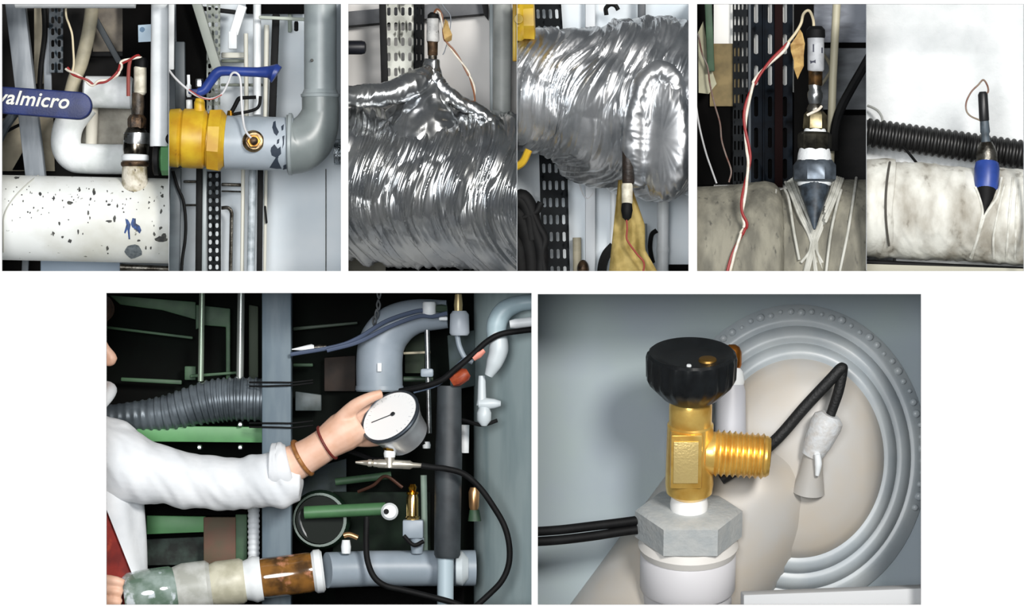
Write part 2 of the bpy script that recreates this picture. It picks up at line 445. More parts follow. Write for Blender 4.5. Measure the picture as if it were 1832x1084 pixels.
# blue lever with lettering
t = thing('valve_lever', 'dark blue lever handle lettered in white', 'lever', P(60, 205, 40))
pts = []
L0, L1 = (-20, 177), (140, 189); hw = 24
ax = Vector((L1[0]-L0[0], L1[1]-L0[1])).normalized(); nx = Vector((ax.y, -ax.x))
for k in range(13):
    a = -PI/2+PI*k/12
    c = Vector(L1); q = c+ax*math.cos(a)*24-nx*math.sin(a)*(-25); pts.append((q.x, q.y))
poly = [(L0[0]+nx.x*-24, L0[1]+nx.y*-24)]+[(L0[0]+nx.x*24, L0[1]+nx.y*24)]
arc = pts if (Vector(pts[0])-Vector(poly[1])).length < (Vector(pts[-1])-Vector(poly[1])).length else pts[::-1]
hd_ = build(MB().prism(PP(*[(x, y, 30) for x, y in poly+arc]), V3(0, .022, 0), .007, 3), 'handle', M_blue, t, bay=b, angle=50)
tx = place(textmesh('valmicro', mm(36), .25, .0004, .0006, 1.04), P(-7, 184, 29.3), P(100, 193.5, 30)-P(-7, 185, 30), (0, 0, 1))
tx.clip(b)
build(tx, 'lettering', mat('letter_white', '#dcdcd2', .6), hd_, bay=b, label='white slanted lettering')
# grey post, left
def postq(x0, y0, x1, y1, wd, d, name, m, label, cat='post', th=30, bay=b, bev=.002, parent=None):
    return build(MB().bar(P(x0, y0, d), P(x1, y1, d), mm(wd, d), mm(th, d), bev), name, m, bay=bay, label=label, cat=cat if parent is None else None, parent=parent)
postq(26, -12, 66, 330, 35, 195, 'steel_post', M_greypost, 'leaning grey steel post behind the blue lever')
pipe(PP((28, -5, 78), (242, -5, 78)), mm(20), 'top_pipe', M_white, b, 'white pipe running along the top edge left of the vertical white pipe')
pipe(PP((287, -14, 64), (284.5, 262, 64)), mm(16.5), 'riser_pipe', M_white, b, 'glossy white vertical pipe right of the cream sensor', seg=40)
# beige structure behind
postq(72, 5, 72, 150, 22, 300, 'rear_strip', M_beige, 'narrow beige strip standing in the dark behind the leaning post', 'panel', 6)
postq(84, 50, 86, 165, 14, 285, 'rear_rod', M_greypost, 'short grey bar between the leaning post and the slotted upright', 'bar', 8)
sl = MB().slots(P(88, 130, 270), P(114, 130, 270)-P(88, 130, 270), V3(0, 0, 1), mm(26), mm(130), [mm(7), mm(19)], mm(6), mm(13), mm(19), 0, .003)
build(sl, 'slotted_upright', mat('slot_blue_grey', '#3d4850', .5, c2='#20282e', scale=40), bay=b, label='dark blue-grey slotted upright behind the hanging wire', cat='upright')
pipe(PP((166, -5, 250), (160, 50, 250), (146, 110, 250), (134, 140, 250), (126, 170, 250)), mm(12.5, 250), 'bent_pipe', M_beigepipe, b, 'beige pipe slanting down behind the twisted wire', smooth=6)
build(MB().prism(PP((168, 12, 325), (222, 12, 325), (220, 100, 325), (166, 98, 325)), V3(0, .006, 0)), 'concrete_panel', mat('grey_concrete', '#857d70', .85, c2='#67615a', scale=30), bay=b, label='stained grey-brown panel left of the black column', cat='panel')
postq(164, 22, 214, 112, 11, 290, 'diagonal_brace', mat('brace_grey', '#3c4246', .6), 'dark grey diagonal brace crossing the stained panel', 'brace', 8)
postq(160, 97, 240, 97, 9, 300, 'cross_bar', M_black, 'short black cross bar below the stained panel', 'bar', 8)
postq(246, -10, 246, 260, 52, 300, 'black_column', M_blackmatte, 'black column behind the cream sensor', 'column', 20)
t = thing('label_plate', 'pale blue label plate fixed on the black column', 'label', P(260, 75, 280))
pl_ = build(MB().prism(PP((247, 45, 286), (273, 43, 286), (273, 74, 286), (247.5, 75.5, 286)), V3(0, .003, 0)), 'plate', mat('pale_blue_label', '#bcd3e4', .5), t)
build(MB().lathe(P(254.5, 53, 285.5), P(254.5, 53, 286), [(0, mm(5)), (1, mm(5))], 14), 'printed_spot', mat('label_blue', '#6d8fae', .6), pl_)
# white lagged loop
t = thing('lagged_pipe', 'white lagged pipe bending round beneath the blue lever', 'pipe', P(160, 300, 225))
build(MB().tube(PP((150, 186, 225), (124, 222, 225), (118, 258, 225), (130, 279, 225), (155, 284, 225), (230, 285, 225)), mm(27, 225), 28, smooth=8), 'bend', M_whitelag, t, bay=b)
build(MB().lathe(P(150, 164, 222), P(238, 166, 222), [(0, mm(24)), (.04, mm(29)), (.96, mm(30)), (1, mm(26))], 32), 'upper_sleeve', M_whitelag, t, bay=b)
build(MB().prism(PP((140, 190, 262), (236, 192, 262), (234, 262, 262), (136, 262, 262)), V3(0, .012, 0), .002), 'backing_panel', mat('grey_beige_panel', '#a7a398', .8, c2='#8a867c', scale=35), bay=b, label='grey-beige backing panel inside the white lagged bend', cat='panel')
pipe(PP((166, 180, 240), (163, 262, 240)), mm(11), 'inner_riser', mat('pale_riser', '#c9c5b8', .6), b, 'short pale riser in front of the grey-beige panel')
build(MB().prism(PP((0, 212, 320), (95, 205, 320), (98, 306, 320), (0, 306, 320)), V3(0, .006, 0)), 'beige_board', M_beige, bay=b, label='beige board behind the foot of the leaning post', cat='panel')
build(MB().prism(PP((22, 304, 300), (46, 262, 300), (50, 304, 300)), V3(0, .008, 0)), 'black_gusset', M_blackmatte, bay=b, label='black triangular gusset beside the leaning post', cat='gusset')
wire(PP((-5, 255, 210), (10, 225, 210), (24, 205, 210), (34, 190, 210)), mm(9), 'grey_hose', mat('slate_hose', '#5d666d', .5), b, 'grey hose end curving up to the blue lever from the left', 'hose')
wire(PP((3, 240, 240), (25, 228, 240), (38, 222, 240), (45, 218, 240)), mm(3), 'black_cable', M_black, b, 'thin black cable looping by the leaning post', 'cable')
wire(PP((70, 170, 270), (73, 120, 270), (80, 60, 270), (78, 5, 270)), mm(5), 'black_conduit', M_black, b, 'thin black conduit beside the narrow beige strip', 'conduit')
# green and black hand wheel at the right edge
t = thing('gate_valve', 'green and black valve knob at the foot of the vertical white pipe', 'valve', P(285, 312, 95))
build(MB().lathe(P(274, 286, 70), P(286, 286, 70), [(0, mm(22)), (.2, mm(28)), (.8, mm(28)), (1, mm(20))], 24), 'black_flange', M_black, t, bay=b)
build(MB().lathe(P(286, 285, 70), P(305, 285, 70), [(0, mm(20)), (.2, mm(29)), (1, mm(29))], 8), 'green_body', M_green, t, bay=b)
build(MB().lathe(P(283, 252, 62), P(302, 248, 62), [(0, mm(6)), (.2, mm(9)), (1, mm(9))], 12), 'black_stub', M_black, t, bay=b)
# below
build(MB().prism(PP((72, 462, 250), (215, 466, 250), (215, 500, 250), (72, 500, 250)), V3(0, .04, 0), .003), 'blue_trough', mat('pale_blue_metal', '#b4c6d8', .5), bay=b, label='pale blue metal trough under the fat white pipe', cat='trough')
pipe(PP((215, 478, 150), (310, 482, 150)), mm(6), 'dark_rail', M_dsteel, b, 'dark rail under the right end of the fat white pipe', 'rail')
postq(46, 462, 44, 502, 12, 240, 'foot_strip', M_greypost, 'grey strip below the left end of the fat white pipe', 'strip', 8)
build(MB().prism(PP((205, 470, 300), (320, 470, 300), (320, 502, 300), (205, 502, 300)), V3(0, .02, 0)), 'grey_plinth', mat('plinth_grey', '#a2a9ae', .6), bay=b, label='light grey plinth under the dark rail', cat='plinth')

# ================================================================== bay 2: yellow ball valve and grey elbow
b = 'A2'
backwall(b, M_wallwhite)
t = thing('grey_elbow_pipe', 'grey painted pipe turning from vertical to horizontal through a moulded elbow', 'pipe', P(520, 310, 130))
build(MB().tube(PP((573, -20, 130), (573, 166, 130)), mm(29, 130), 40), 'vertical_pipe', M_pipegrey, t, bay=b)
build(MB().lathe(P(573, 176, 130), P(573, 160, 130), [(0, mm(30)), (.15, mm(35)), (.45, mm(36)), (.55, mm(33)), (1, mm(30))], 40), 'socket_ring', M_pipegrey, t, bay=b)
e = PP((573, 172, 130), (573, 200, 130), (566, 226, 132), (553, 246, 134), (535, 257, 136), (517, 259, 136))
build(MB().tube(e, [mm(33, 130), mm(34), mm(41), mm(48), mm(53), mm(55)], 48, smooth=8), 'elbow', mat('grey_elbow_paint', '#868e8e', .35, c2='#767e7e', scale=14), t, bay=b)
ha, hb = P(404, 254.5, 136), P(524, 258, 136)
build(MB().tube([ha, hb], mm(48, 136), 56), 'horizontal_pipe', mat('pale_grey_pipe', '#a9b3bc', .4, c2='#98a3ac', scale=14), t, bay=b)
build(MB().lathe(P(514, 258, 136), P(524, 258, 136), [(0, mm(50)), (.3, mm(57)), (.8, mm(57)), (1, mm(54))], 48), 'socket_lip', M_pipegrey, t, bay=b)
mk = MB()
R2 = mm(48, 136)+.0005
for poly in ([(489, 218), (493, 216), (494, 226), (499, 236), (495, 243), (490, 238), (487, 228)],
             [(485, 264), (491, 258), (497, 266), (502, 262), (503, 275), (498, 280), (500, 296), (504, 302), (494, 302), (482, 300), (496, 296), (494, 282), (486, 278), (484, 270)],
             [(503, 226), (508, 222), (507, 232), (504, 234)], [(505, 244), (509, 242), (508, 258), (505, 266), (506, 254)], [(507, 296), (514, 293), (513, 302), (506, 304)], [(496, 250), (500, 248), (499, 256), (495, 258)]):
    mark(mk, 0, 0, 0, 0, ha, hb, R2, poly=poly)
build(mk, 'paint_scuff', mat('navy_scuff', '#2b3644', .7), t, kind='stuff', norm=False, bay=b)
mk = MB(); mark(mk, 570, 250, 6, 12, P(560, 200, 130), P(560, 300, 130), mm(48), rot=.5)
mk.bm.free()
build(MB().lathe(P(558, 108, 102), P(558, 108, 99.5), [(0, mm(3)), (1, mm(2.4))], 10), 'dark_chip', M_mark, t)
# brass sensor plug in the pipe
t = thing('brass_plug', 'brass threaded plug screwed into the grey horizontal pipe', 'plug', P(452, 278, 80))
pa, pbb = P(452, 253, 92), P(455, 252, 72)
build(MB().lathe(pa, pbb, [(0, mm(19)), (.4, mm(20)), (.55, mm(16)), (1, mm(15))], 28), 'washer', mat('bronze_washer', '#a08a68', .35, .8, c2='#4a3a28', scale=60), t)
build(MB().hexa(P(452, 253, 80), P(454, 252, 62), mm(13)), 'hex_head', mat('bronze_hex_head', '#a87a38', .3, .9, c2='#5c3f1e', scale=60), t)
build(MB().lathe(P(454, 252, 64), P(455, 252, 54), [(0, mm(8)), (.8, mm(7)), (1, mm(4))], 16), 'gland', M_brown, t)
# yellow valve
t = thing('ball_valve', 'yellow ball valve body with a blue lever on the grey pipe', 'valve', P(355, 305, 130))
M_yel = mat('yellow_valve_paint', '#d3b02a', .42, c2='#bd8f1e', scale=22, c3='#8a5a1e', s3=40, lo3=.7, hi3=.78)
x0, x1 = 300, 371
build(MB().lathe(P(300, 246, 130), P(372, 249, 130), [(0, mm(46)), (.05, mm(52)), (.28, mm(54)), (.34, mm(50)), (.4, mm(54)), (.62, mm(54.5)), (.9, mm(54)), (1, mm(46))], 40), 'body', M_yel, t, bay=b)
build(MB().lathe(P(371, 250, 130), P(404, 252, 130), [(0, mm(46)), (.1, mm(58)), (.72, mm(60)), (.9, mm(52)), (1, mm(49))], 8, rot=PI/8), 'hex_end', M_yel, t, bay=b)
build(MB().lathe(P(372, 250, 130), P(398, 252, 130), [(0, mm(51)), (1, mm(52))], 32), 'end_ring', M_yel, t, bay=b)
build(MB().lathe(P(357, 200, 120), P(357, 176, 120), [(0, mm(12)), (.3, mm(10)), (.7, mm(10)), (1, mm(7))], 20), 'stem', M_yel, t)
build(MB().hexa(P(357, 156, 112), P(357, 141, 112), mm(7)), 'stem_nut', M_steel, t)
lev = [(347, 164, 112), (355, 165, 112), (366, 160, 112), (376, 146, 110), (388, 131, 106), (400, 127, 104), (430, 128, 100), (460, 129, 98), (480, 129, 96), (490, 131, 95), (495, 134, 95)]
lv_ = build(MB().tube(PP(*lev), [mm(5), mm(8), mm(9), mm(9), mm(9.5), mm(9), mm(8.5), mm(9), mm(11), mm(18), mm(17)], 20, smooth=6), 'lever', mat('lever_blue', '#263f8c', .4, c2='#1f367c', scale=30), t, bay=b)
build(MB().box(P(350, 164, 112), mm(26), mm(14), mm(9), bev=.002), 'lever_plate', M_blue, lv_)
t = thing('bleed_valve', 'small white bleed valve standing left of the yellow valve stem', 'valve', P(338, 196, 150))
build(MB().lathe(P(339, 198, 150), P(337, 134, 150), [(0, mm(6)), (.3, mm(6)), (.32, mm(4)), (.4, mm(4)), (.42, mm(5)), (.7, mm(5)), (.75, mm(3)), (1, mm(3))], 14), 'body', M_white, t)
build(MB().box(P(343, 176, 146), mm(22), mm(6), mm(4)), 'tee_bar', M_black, t)
wire(PP((300, 122, 88), (312, 138, 88), (330, 155, 88), (352, 171, 88), (375, 177, 88), (396, 169, 86), (408, 148, 84), (414, 133, 82), (421, 130, 80), (428, 136, 80), (431, 152, 80), (432, 180, 80), (435, 215, 76), (440, 235, 66), (452, 250, 60)), mm(2.1), 'sensor_lead', M_wirewhitegrey, b, 'pale sensor lead looping over the blue lever to the brass plug', 'cable')
wire(PP((338, 160, 85), (360, 174, 83.6), (378, 177.5, 84), (397, 169.5, 82.6)), mm(.9), 'red_thread', mat('thin_red', '#b5483f', .5), b, 'thin red strand along the pale sensor lead', 'wire')
# black mechanism and struts at left
build(MB().prism(PP((314, -20, 255), (342, -20, 255), (372, 60, 255), (384, 122, 255), (368, 200, 255), (318, 200, 255)), V3(0, .05, 0), .003), 'black_housing', M_blackmatte, bay=b, label='black housing behind the diagonal grey brace', cat='housing')
postq(344, -20, 389, 125, 17, 225, 'diagonal_strut', mat('sage_strut', '#8d938b', .5), 'sage grey diagonal strut running down to the blue lever', 'strut', 20, b)
postq(307, -15, 306, 125, 11, 180, 'pale_strip', M_white, 'pale strip at the left edge above the yellow valve', 'strip', 10, b)
postq(322, 75, 324, 300, 18, 215, 'slate_post', mat('slate_post', '#4b5358', .5), 'slate grey post behind the yellow valve', 'post', 18, b)
postq(315, 300, 312, 500, 19, 215, 'slate_post', mat('slate_leg', '#586268', .5, c2='#454e54', scale=20), 'slate grey leg below the yellow valve at the left edge', 'post', 18, b)
# slotted strut
for nm, y0, y1, x0_, m, lb in (('slotted_strut', 200, -15, 370, mat('sage_slotted', '#8a9088', .5, c2='#6f756d', scale=20), 'sage grey slotted strut above the yellow valve'),
                               ('slotted_strut', 500, 300, 371, M_slotdark, 'dark slotted strut below the yellow valve')):
    sl = MB().slots(P(x0_, y0, 245), P(x0_+25, y0, 245)-P(x0_, y0, 245), P(x0_, y1, 245)-P(x0_, y0, 245), mm(25), mm(y0-y1), [mm(5.5), mm(18)], mm(6), mm(9), mm(14.5), 0, .004)
    build(sl, nm, m, bay=b, label=lb, cat='strut')
postq(366, 300, 365, 500, 9, 250, 'grey_flange', M_pipegrey, 'light grey edge strip beside the dark slotted strut', 'strip', 8, b)
postq(357, 292, 355, 502, 11, 240, 'black_channel', M_black, 'black channel left of the dark slotted strut', 'channel', 14, b)
wire(PP((309, 306, 200), (318, 335, 200), (328, 360, 198), (332, 395, 198), (331, 430, 198), (326, 465, 200), (324, 502, 200)), mm(3), 'black_cable', M_black, b, 'black cable hanging below the yellow valve', 'cable')
# ladder of pale bars behind
for (x0_, y0, x1_, y1, wd, d, nm, m, lb) in (
    (460, -15, 460, 205, 14, 235, 'white_conduit', M_white, 'white vertical conduit above the blue lever tip'),
    (440, 60, 441, 215, 8, 260, 'thin_conduit', mat('cream_conduit', '#d5d4c8', .6), 'thin cream conduit left of the white vertical conduit'),
    (477, 45, 475, 215, 9, 262, 'rail_upright', mat('cream_conduit', '#d5d4c8', .6), 'cream upright between the white conduit and the black bar'),
    (494, 25, 487, 210, 13, 250, 'black_bar', M_black, 'black upright bar behind the blue lever tip'),
    (466, 300, 464, 502, 10, 250, 'black_bar', M_black, 'black upright bar below the grey horizontal pipe'),
    (435, 300, 433, 502, 7, 262, 'thin_conduit', mat('cream_conduit', '#d5d4c8', .6), 'thin cream conduit below the grey pipe'),
    (452, 300, 448, 502, 14, 240, 'galvanised_tube', mat('galv_mottled', '#b9c2c8', .45, c2='#8c969c', scale=60), 'mottled galvanised tube left of the lower black bar'),
    (476, 300, 473, 502, 6, 280, 'thin_conduit', mat('cream_conduit', '#d5d4c8', .6), 'thin cream conduit right of the lower black bar'),
):
    pipe(PP((x0_, y0, d), (x1_, y1, d)), mm(wd/2, d), nm, m, b, lb, 'conduit', seg=18) if 'black' not in nm else postq(x0_, y0, x1_, y1, wd, d, nm, m, lb, 'bar', 10, b)
t = thing('bent_conduit', 'white rectangular conduit with a kinked end left of the white vertical conduit', 'conduit', P(420, 88, 230))
build(MB().bar(P(434, 10, 225), P(418, 62, 225), mm(17), mm(14), .002), 'sloped_run', M_white, t, bay=b)
build(MB().bar(P(416.5, 56, 222), P(416.5, 88, 222), mm(16), mm(14), .002), 'kinked_end', M_white, t, bay=b)
for (x0_, y0, x1_, y1, wd, d, nm, m, lb) in (
    (396, 99, 440, 99, 10, 290, 'cross_rail', mat('cream_conduit', '#d5d4c8', .6), 'cream cross rail left of the white conduit'),
    (396, 109, 440, 109, 6, 292, 'cross_rail', mat('sage_dark', '#6f766c', .6), 'dark sage cross rail under the cream one'),
    (395, 152, 470, 152, 5, 292, 'cross_rail', mat('sage_dark', '#6f766c', .6), 'dark sage rail just under the blue lever'),
    (352, 14, 422, 22, 8, 290, 'cross_rail', M_black, 'black rail near the top by the slotted strut'),
    (463, 31, 552, 35, 6, 205, 'cross_rail', mat('pale_sage', '#b4bcb0', .55), 'pale sage rail near the top left of the grey pipe'),
    (440, 12, 552, 12, 26, 300, 'top_beam', M_blackmatte, 'black beam at the top left of the vertical grey pipe'),
    (515, 38, 522, 38, 40, 312, 'sage_plate', mat('sage_plate', '#8a958a', .6), 'sage plate hanging under the black top beam'),
    (396, 330, 432, 331, 6, 300, 'wall_rail', M_dsteel, 'upper dark rail on the white wall below the valve'),
    (396, 342, 432, 343, 3, 302, 'wall_rail', M_dsteel, 'lower thin dark rail on the white wall below the valve'),
    (328, 325, 352, 325, 5, 300, 'wall_rail', M_dsteel, 'short dark rail left of the black channel'),
    (328, 367, 352, 367, 4, 300, 'wall_rail', M_dsteel, 'second short dark rail left of the black channel'),
):
    postq(x0_, y0, x1_, y1, wd, d, nm, m, lb, 'rail', 8, b)
build(MB().lathe(P(530, 38, 198), P(530, 56, 198), [(0, mm(3)), (.2, mm(4)), (.9, mm(4)), (1, mm(2))], 10), 'black_clip', M_black, bay=b, label='small black clip hanging left of the vertical grey pipe', cat='clip')
wire(PP((396, 372, 285), (408, 372, 285), (414, 380, 285), (414, 400, 285), (412, 502, 285)), mm(3.5), 'bent_tube', M_dsteel, b, 'dark bent tube on the white wall beside the dark slotted strut', 'tube')
t = thing('black_tap', 'small black tap handle behind the grey horizontal pipe', 'tap', P(420, 208, 200))
build(MB().tube(PP((412, 204, 200), (420, 190, 198), (427, 177, 196), (435, 175, 195), (458, 174, 195)), [mm(4), mm(4), mm(4), mm(3.4), mm(3.4)], 10, smooth=4), 'handle', M_black, t)
build(MB().tube(PP((415, 205, 205), (450, 198, 205), (463, 190, 205), (466, 172, 205)), mm(3), 10, smooth=4), 'bracket', M_black, t)
build(MB().lathe(P(412, 212, 200), P(412, 198, 200), [(0, mm(8)), (1, mm(5))], 12), 'brass_base', M_brass, t)
postq(474, 368, 477, 400, 4, 272, 'black_tie', M_black, 'short black tie on the lower cream conduit', 'tie', 4, b)
postq(583, 302, 583, 502, 1.6, 326, 'panel_joint', M_dsteel, 'thin vertical joint strip on the white wall below the elbow', 'strip', 3, b)
pipe(PP((598, 272, 262), (640, 272, 262)), mm(24), 'foil_stub', mat('foil_plain', '#aab0b4', .25, 1., bump=.9, bscale=120, c2='#5d6468', scale=60), b, 'crinkled silver pipe end right of the grey elbow')

# ================================================================== crinkled wraps
def crinkle(path, nu, nv, seed, amp=6., f1=16., f2=70., shear=.25, fine=.5, lump=.6, cell=0.):
    """skin swept along (x, y, d, r) stations, folded by ridged noise; folds run round the pipe"""
    pts = cr([P(x, y, d) for x, y, d, r in path], 12)
    rr = cr([Vector((r, 0, 0)) for *_, r in path], 12); rr = [v.x for v in rr]
    n = len(pts); ln = [0]
    for a, c in zip(pts, pts[1:]): ln.append(ln[-1]+(c-a).length)
    tot = ln[-1]; rings = []; j = 0
    x = y = None
    for i in range(nu+1):
        s = tot*i/nu
        while j < n-2 and ln[j+1] < s: j += 1
        q = (s-ln[j])/max(ln[j+1]-ln[j], 1e-9)
        c = pts[j].lerp(pts[j+1], q); r = rr[j]*(1-q)+rr[j+1]*q
        t = (pts[min(j+2, n-1)]-pts[max(j-1, 0)]).normalized()
        if x is None: x, y = frame_of(t)
        x = (x-t*x.dot(t)).normalized(); y = x.cross(t).normalized()
        ring = []
        S_ = s*1000
        for k in range(nv):
            a = 2*PI*k/nv
            ca, sa = math.cos(a), math.sin(a)
            # periodic sampling round the pipe
            ax, ay = ca*r/f2, sa*r/f2
            sk = S_+shear*r*math.sin(a+seed)+r*.12*math.sin(3*a+seed*2)
            r1 = 1-2*abs(noise.noise((sk/f1, ax, ay+seed*7.3)))
            r2 = 1-2*abs(noise.noise((sk/(f1*.42)+4.1, ax*1.4+3, ay*1.4+seed*3.1)))
            r3 = noise.noise((S_/(f1*3), ax*1.2+9, ay*1.2+seed))
            vz = 0.
            if cell:
                dv, _ = noise.voronoi((sk/cell, ca*r/cell*.5, sa*r/cell*.5+seed*11))
                vz = min(dv[1]-dv[0], .6)-.25
            h = amp*(.5*r1+fine*.4*r2+lump*r3+1.3*vz)
            ring.append(c+(x*ca+y*sa)*((r+h)/1000))
        rings.append(ring)
    m = MB().rings(rings)
    return m
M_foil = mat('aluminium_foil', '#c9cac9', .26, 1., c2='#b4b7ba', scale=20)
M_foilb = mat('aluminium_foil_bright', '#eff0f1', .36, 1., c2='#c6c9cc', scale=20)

# ================================================================== bay 3: foil wrapped pipe with sensor
b = 'A3'
backwall(b, M_wallwarm)
t = thing('foil_wrapped_pipe', 'fat crinkled aluminium foil pipe with a peaked foil cone round a sensor', 'pipe', P(770, 480, 200))
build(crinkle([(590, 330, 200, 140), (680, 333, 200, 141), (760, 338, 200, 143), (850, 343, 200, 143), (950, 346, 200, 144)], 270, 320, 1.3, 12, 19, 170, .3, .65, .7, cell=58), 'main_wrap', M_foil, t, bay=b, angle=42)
cone = [(752, 330, 170, 70), (752, 262, 165, 82), (756, 225, 160, 74), (762, 190, 156, 52), (768, 160, 152, 31), (772, 130, 150, 17), (774, 106, 150, 10)]
build(crinkle(cone, 90, 150, 4.2, 6, 40, 26, .1, .6), 'cone_wrap', M_foil, t, bay=b, angle=180)
build(crinkle([(600, 172, 120, 19), (650, 172, 116, 20), (700, 166, 112, 20), (740, 150, 120, 22), (768, 128, 145, 14)], 120, 60, 2.2, 4, 18, 30, .2), 'left_roll', M_foil, t, bay=b, angle=180)
build(crinkle([(772, 128, 145, 12), (790, 158, 140, 13), (815, 178, 140, 13), (850, 198, 145, 13), (890, 222, 150, 11)], 100, 50, 6.2, 4, 18, 30, .2), 'right_roll', M_foil, t, bay=b, angle=180)
sl = MB().slots(P(690, 170, 250), P(738, 170, 250)-P(690, 170, 250), V3(0, 0, 1), mm(50, 250), mm(190, 250), [mm(6), mm(19), mm(32), mm(45)], mm(6.5), mm(16), mm(27), 0, .004)
t = thing('slotted_post', 'wide galvanised slotted post behind the foil cone', 'post', P(715, 170, 255))
build(sl, 'front_plate', M_slotlight, t, bay=b)
sl = MB().slots(P(740, 170, 250), P(757, 170, 300)-P(740, 170, 250), V3(0, 0, 1), mm(50, 250), mm(190, 250), [mm(13), mm(37)], mm(11), mm(17), mm(27), 0, .003)
build(sl, 'side_plate', M_slotdark, t, bay=b)
build(MB().bar(P(684, -20, 252), P(689, 175, 252), mm(13), mm(20), .001), 'black_edge', M_black, t, bay=b)
t = thing('wall_beam', 'dark grey beam crossing the wall behind the slotted post', 'beam', P(740, 35, 335))
build(MB().bar(P(600, 36, 335), P(870, 12, 335), mm(27), mm(14), .001), 'beam', mat('beam_grey', '#5d5f63', .6, c2='#4d4f53', scale=20), t, bay=b)
build(MB().bar(P(600, 50, 333), P(870, 26, 333), mm(3), mm(18)), 'lower_lip', M_black, t, bay=b)
build(MB().lathe(P(600, 85, 200), P(655, 85, 200), [(0, mm(13)), (.85, mm(13)), (.96, mm(11)), (1, mm(6))], 24), 'black_lever', mat('blue_black_grip', '#14161f', .45), bay=b, label='black rounded handle end at the left edge above the foil', cat='handle')
t = thing('temperature_sensor', 'grey-white sensor standing on the foil cone', 'sensor', P(774, 108, 150))
build(up(774, 112, 98, 150, [(0, 8), (1, 8)]), 'neck', M_dsteel, t)
build(up(774, 101, 74, 150, [(0, 7), (.1, 9), (.9, 9.5), (1, 10.5)]), 'dark_sleeve', M_brown, t)
build(up(774.5, 75, 32, 150, [(0, 10), (.05, 11.5), (.95, 11), (1, 9)]), 'pale_sleeve', M_sensor, t)
build(up(775, 33, 22, 150, [(0, 10.5), (.6, 10), (1, 5)]), 'cap', M_black, t)
t = thing('sensor_cable', 'brown and white cable arching from the grey-white sensor to the foil', 'cable', P(848, 192, 140))
cp = PP((776, 28, 148), (782, 18, 142), (789, 26, 138), (792, 45, 136), (797, 72, 136), (812, 92, 136), (826, 112, 136), (838, 132, 138), (846, 152, 140), (849, 170, 144), (848, 198, 152))
twisted(t, cp, b, mm(1.7), (M_wirebrown, M_wirewhite), 2.5, ('brown_strand', 'white_strand'))
def tag_leaf(poly, d, name, m, bay, label, bend=6.):
    """strip of folded tape, thin but real, gently curled"""
    n = len(poly)
    mbx = MB().prism(PP(*[(x, y, d+bend*math.sin(i*1.7)) for i, (x, y) in enumerate(poly)]), V3(0, .0012, 0))
    bmesh.ops.triangulate(mbx.bm, faces=mbx.bm.faces)
    return build(mbx, name, m, bay=bay, label=label, cat='tape')
tag_leaf([(796, 34), (801, 38), (804, 50), (809, 62), (808, 72), (800, 76), (795, 70), (792, 55)], 132, 'tape_tag', M_tape, b, 'tan tape flag folded round the cable of the foil cone sensor')
wire(PP((786, 0, 310), (796, 15, 308), (806, 30, 305), (804, 60, 305), (796, 90, 306), (792, 98, 306)), mm(.9), 'thin_wire', mat('grey_thin', '#7f8790', .5), b, 'very thin grey wire hanging in front of the dark beam')
pipe(PP((899, -15, 255), (898, 205, 255)), mm(16.5, 255), 'grey_riser', mat('galv_riser', '#a3a6a3', .5, c2='#8c908d', scale=16), b, 'grey vertical pipe at the right edge behind the foil')
postq(879, -15, 880, 205, 7, 290, 'riser_strip', M_pipegrey, 'light grey strip beside the grey vertical pipe', 'strip', 10, b)
build(MB().prism(PP((858, -15, 300), (874, -15, 300), (874, 36, 300), (866, 26, 300)), V3(0, .02, 0)), 'black_bracket', M_black, bay=b, label='black bracket at the top beside the light grey strip', cat='bracket')
postq(921, -5, 921, 110, 8, 170, 'yellow_edge', M_yel, 'narrow yellow valve edge at the top right corner', 'valve', 14, b)
build(MB().prism(PP((610, 455, 345), (690, 455, 345), (690, 502, 345), (610, 502, 345)), V3(0, .004, 0)), 'beige_plinth', mat('plinth_beige', '#a5a294', .8), bay=b, label='beige plinth showing below the foil at the lower left', cat='plinth')
build(MB().prism(PP((690, 440, 340), (930, 440, 340), (930, 502, 340), (690, 502, 340)), V3(0, .008, 0)), 'black_plinth', M_blackmatte, bay=b, label='black plinth below the foil wrapped pipe', cat='plinth')

# ================================================================== bay 4: second foil wrapped pipe with hanging sensor
b = 'A4'
backwall(b, M_wallwhite)
t = thing('foil_wrapped_pipe', 'bulging bright foil pipe with a hanging black sensor', 'pipe', P(1080, 330, 200))
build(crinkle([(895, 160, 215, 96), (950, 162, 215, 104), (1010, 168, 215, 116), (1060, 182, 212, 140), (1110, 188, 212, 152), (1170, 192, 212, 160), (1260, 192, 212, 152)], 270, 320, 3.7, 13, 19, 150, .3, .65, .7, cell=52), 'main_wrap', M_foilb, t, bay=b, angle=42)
fl = crinkle([(1196, 246, 150, 96), (1192, 246, 110, 106), (1186, 246, 75, 108), (1181, 246, 52, 96), (1178, 246, 40, 60), (1177, 246, 36, 5)], 60, 220, 5.1, 8, 30, 22, .1)
c0 = P(1186, 246, 80)
for v in fl.bm.verts: v.co.x = c0.x+(v.co.x-c0.x)*.5
fw_ = build(fl, 'flange_wrap', M_foilb, t, bay=b, angle=180)
build(crinkle([(1140, 330, 90, 18), (1134, 270, 70, 20), (1138, 200, 58, 19), (1150, 150, 56, 18), (1176, 128, 56, 18), (1202, 140, 56, 17), (1218, 180, 58, 16), (1228, 235, 64, 16)], 170, 50, 8.8, 4, 22, 24, .2), 'rim_fold', M_foilb, fw_, bay=b, angle=180)
t = thing('hanging_sensor', 'black sensor hanging below the bright foil', 'sensor', P(1122, 392, 60))
build(up(1124, 330, 222, 66, [(0, 9), (.04, 11), (.6, 11), (.9, 9), (1, 4)]), 'black_sleeve', mat('black_tape', '#1a1613', .5, c2='#2b2019', scale=50, bump=.3), t)
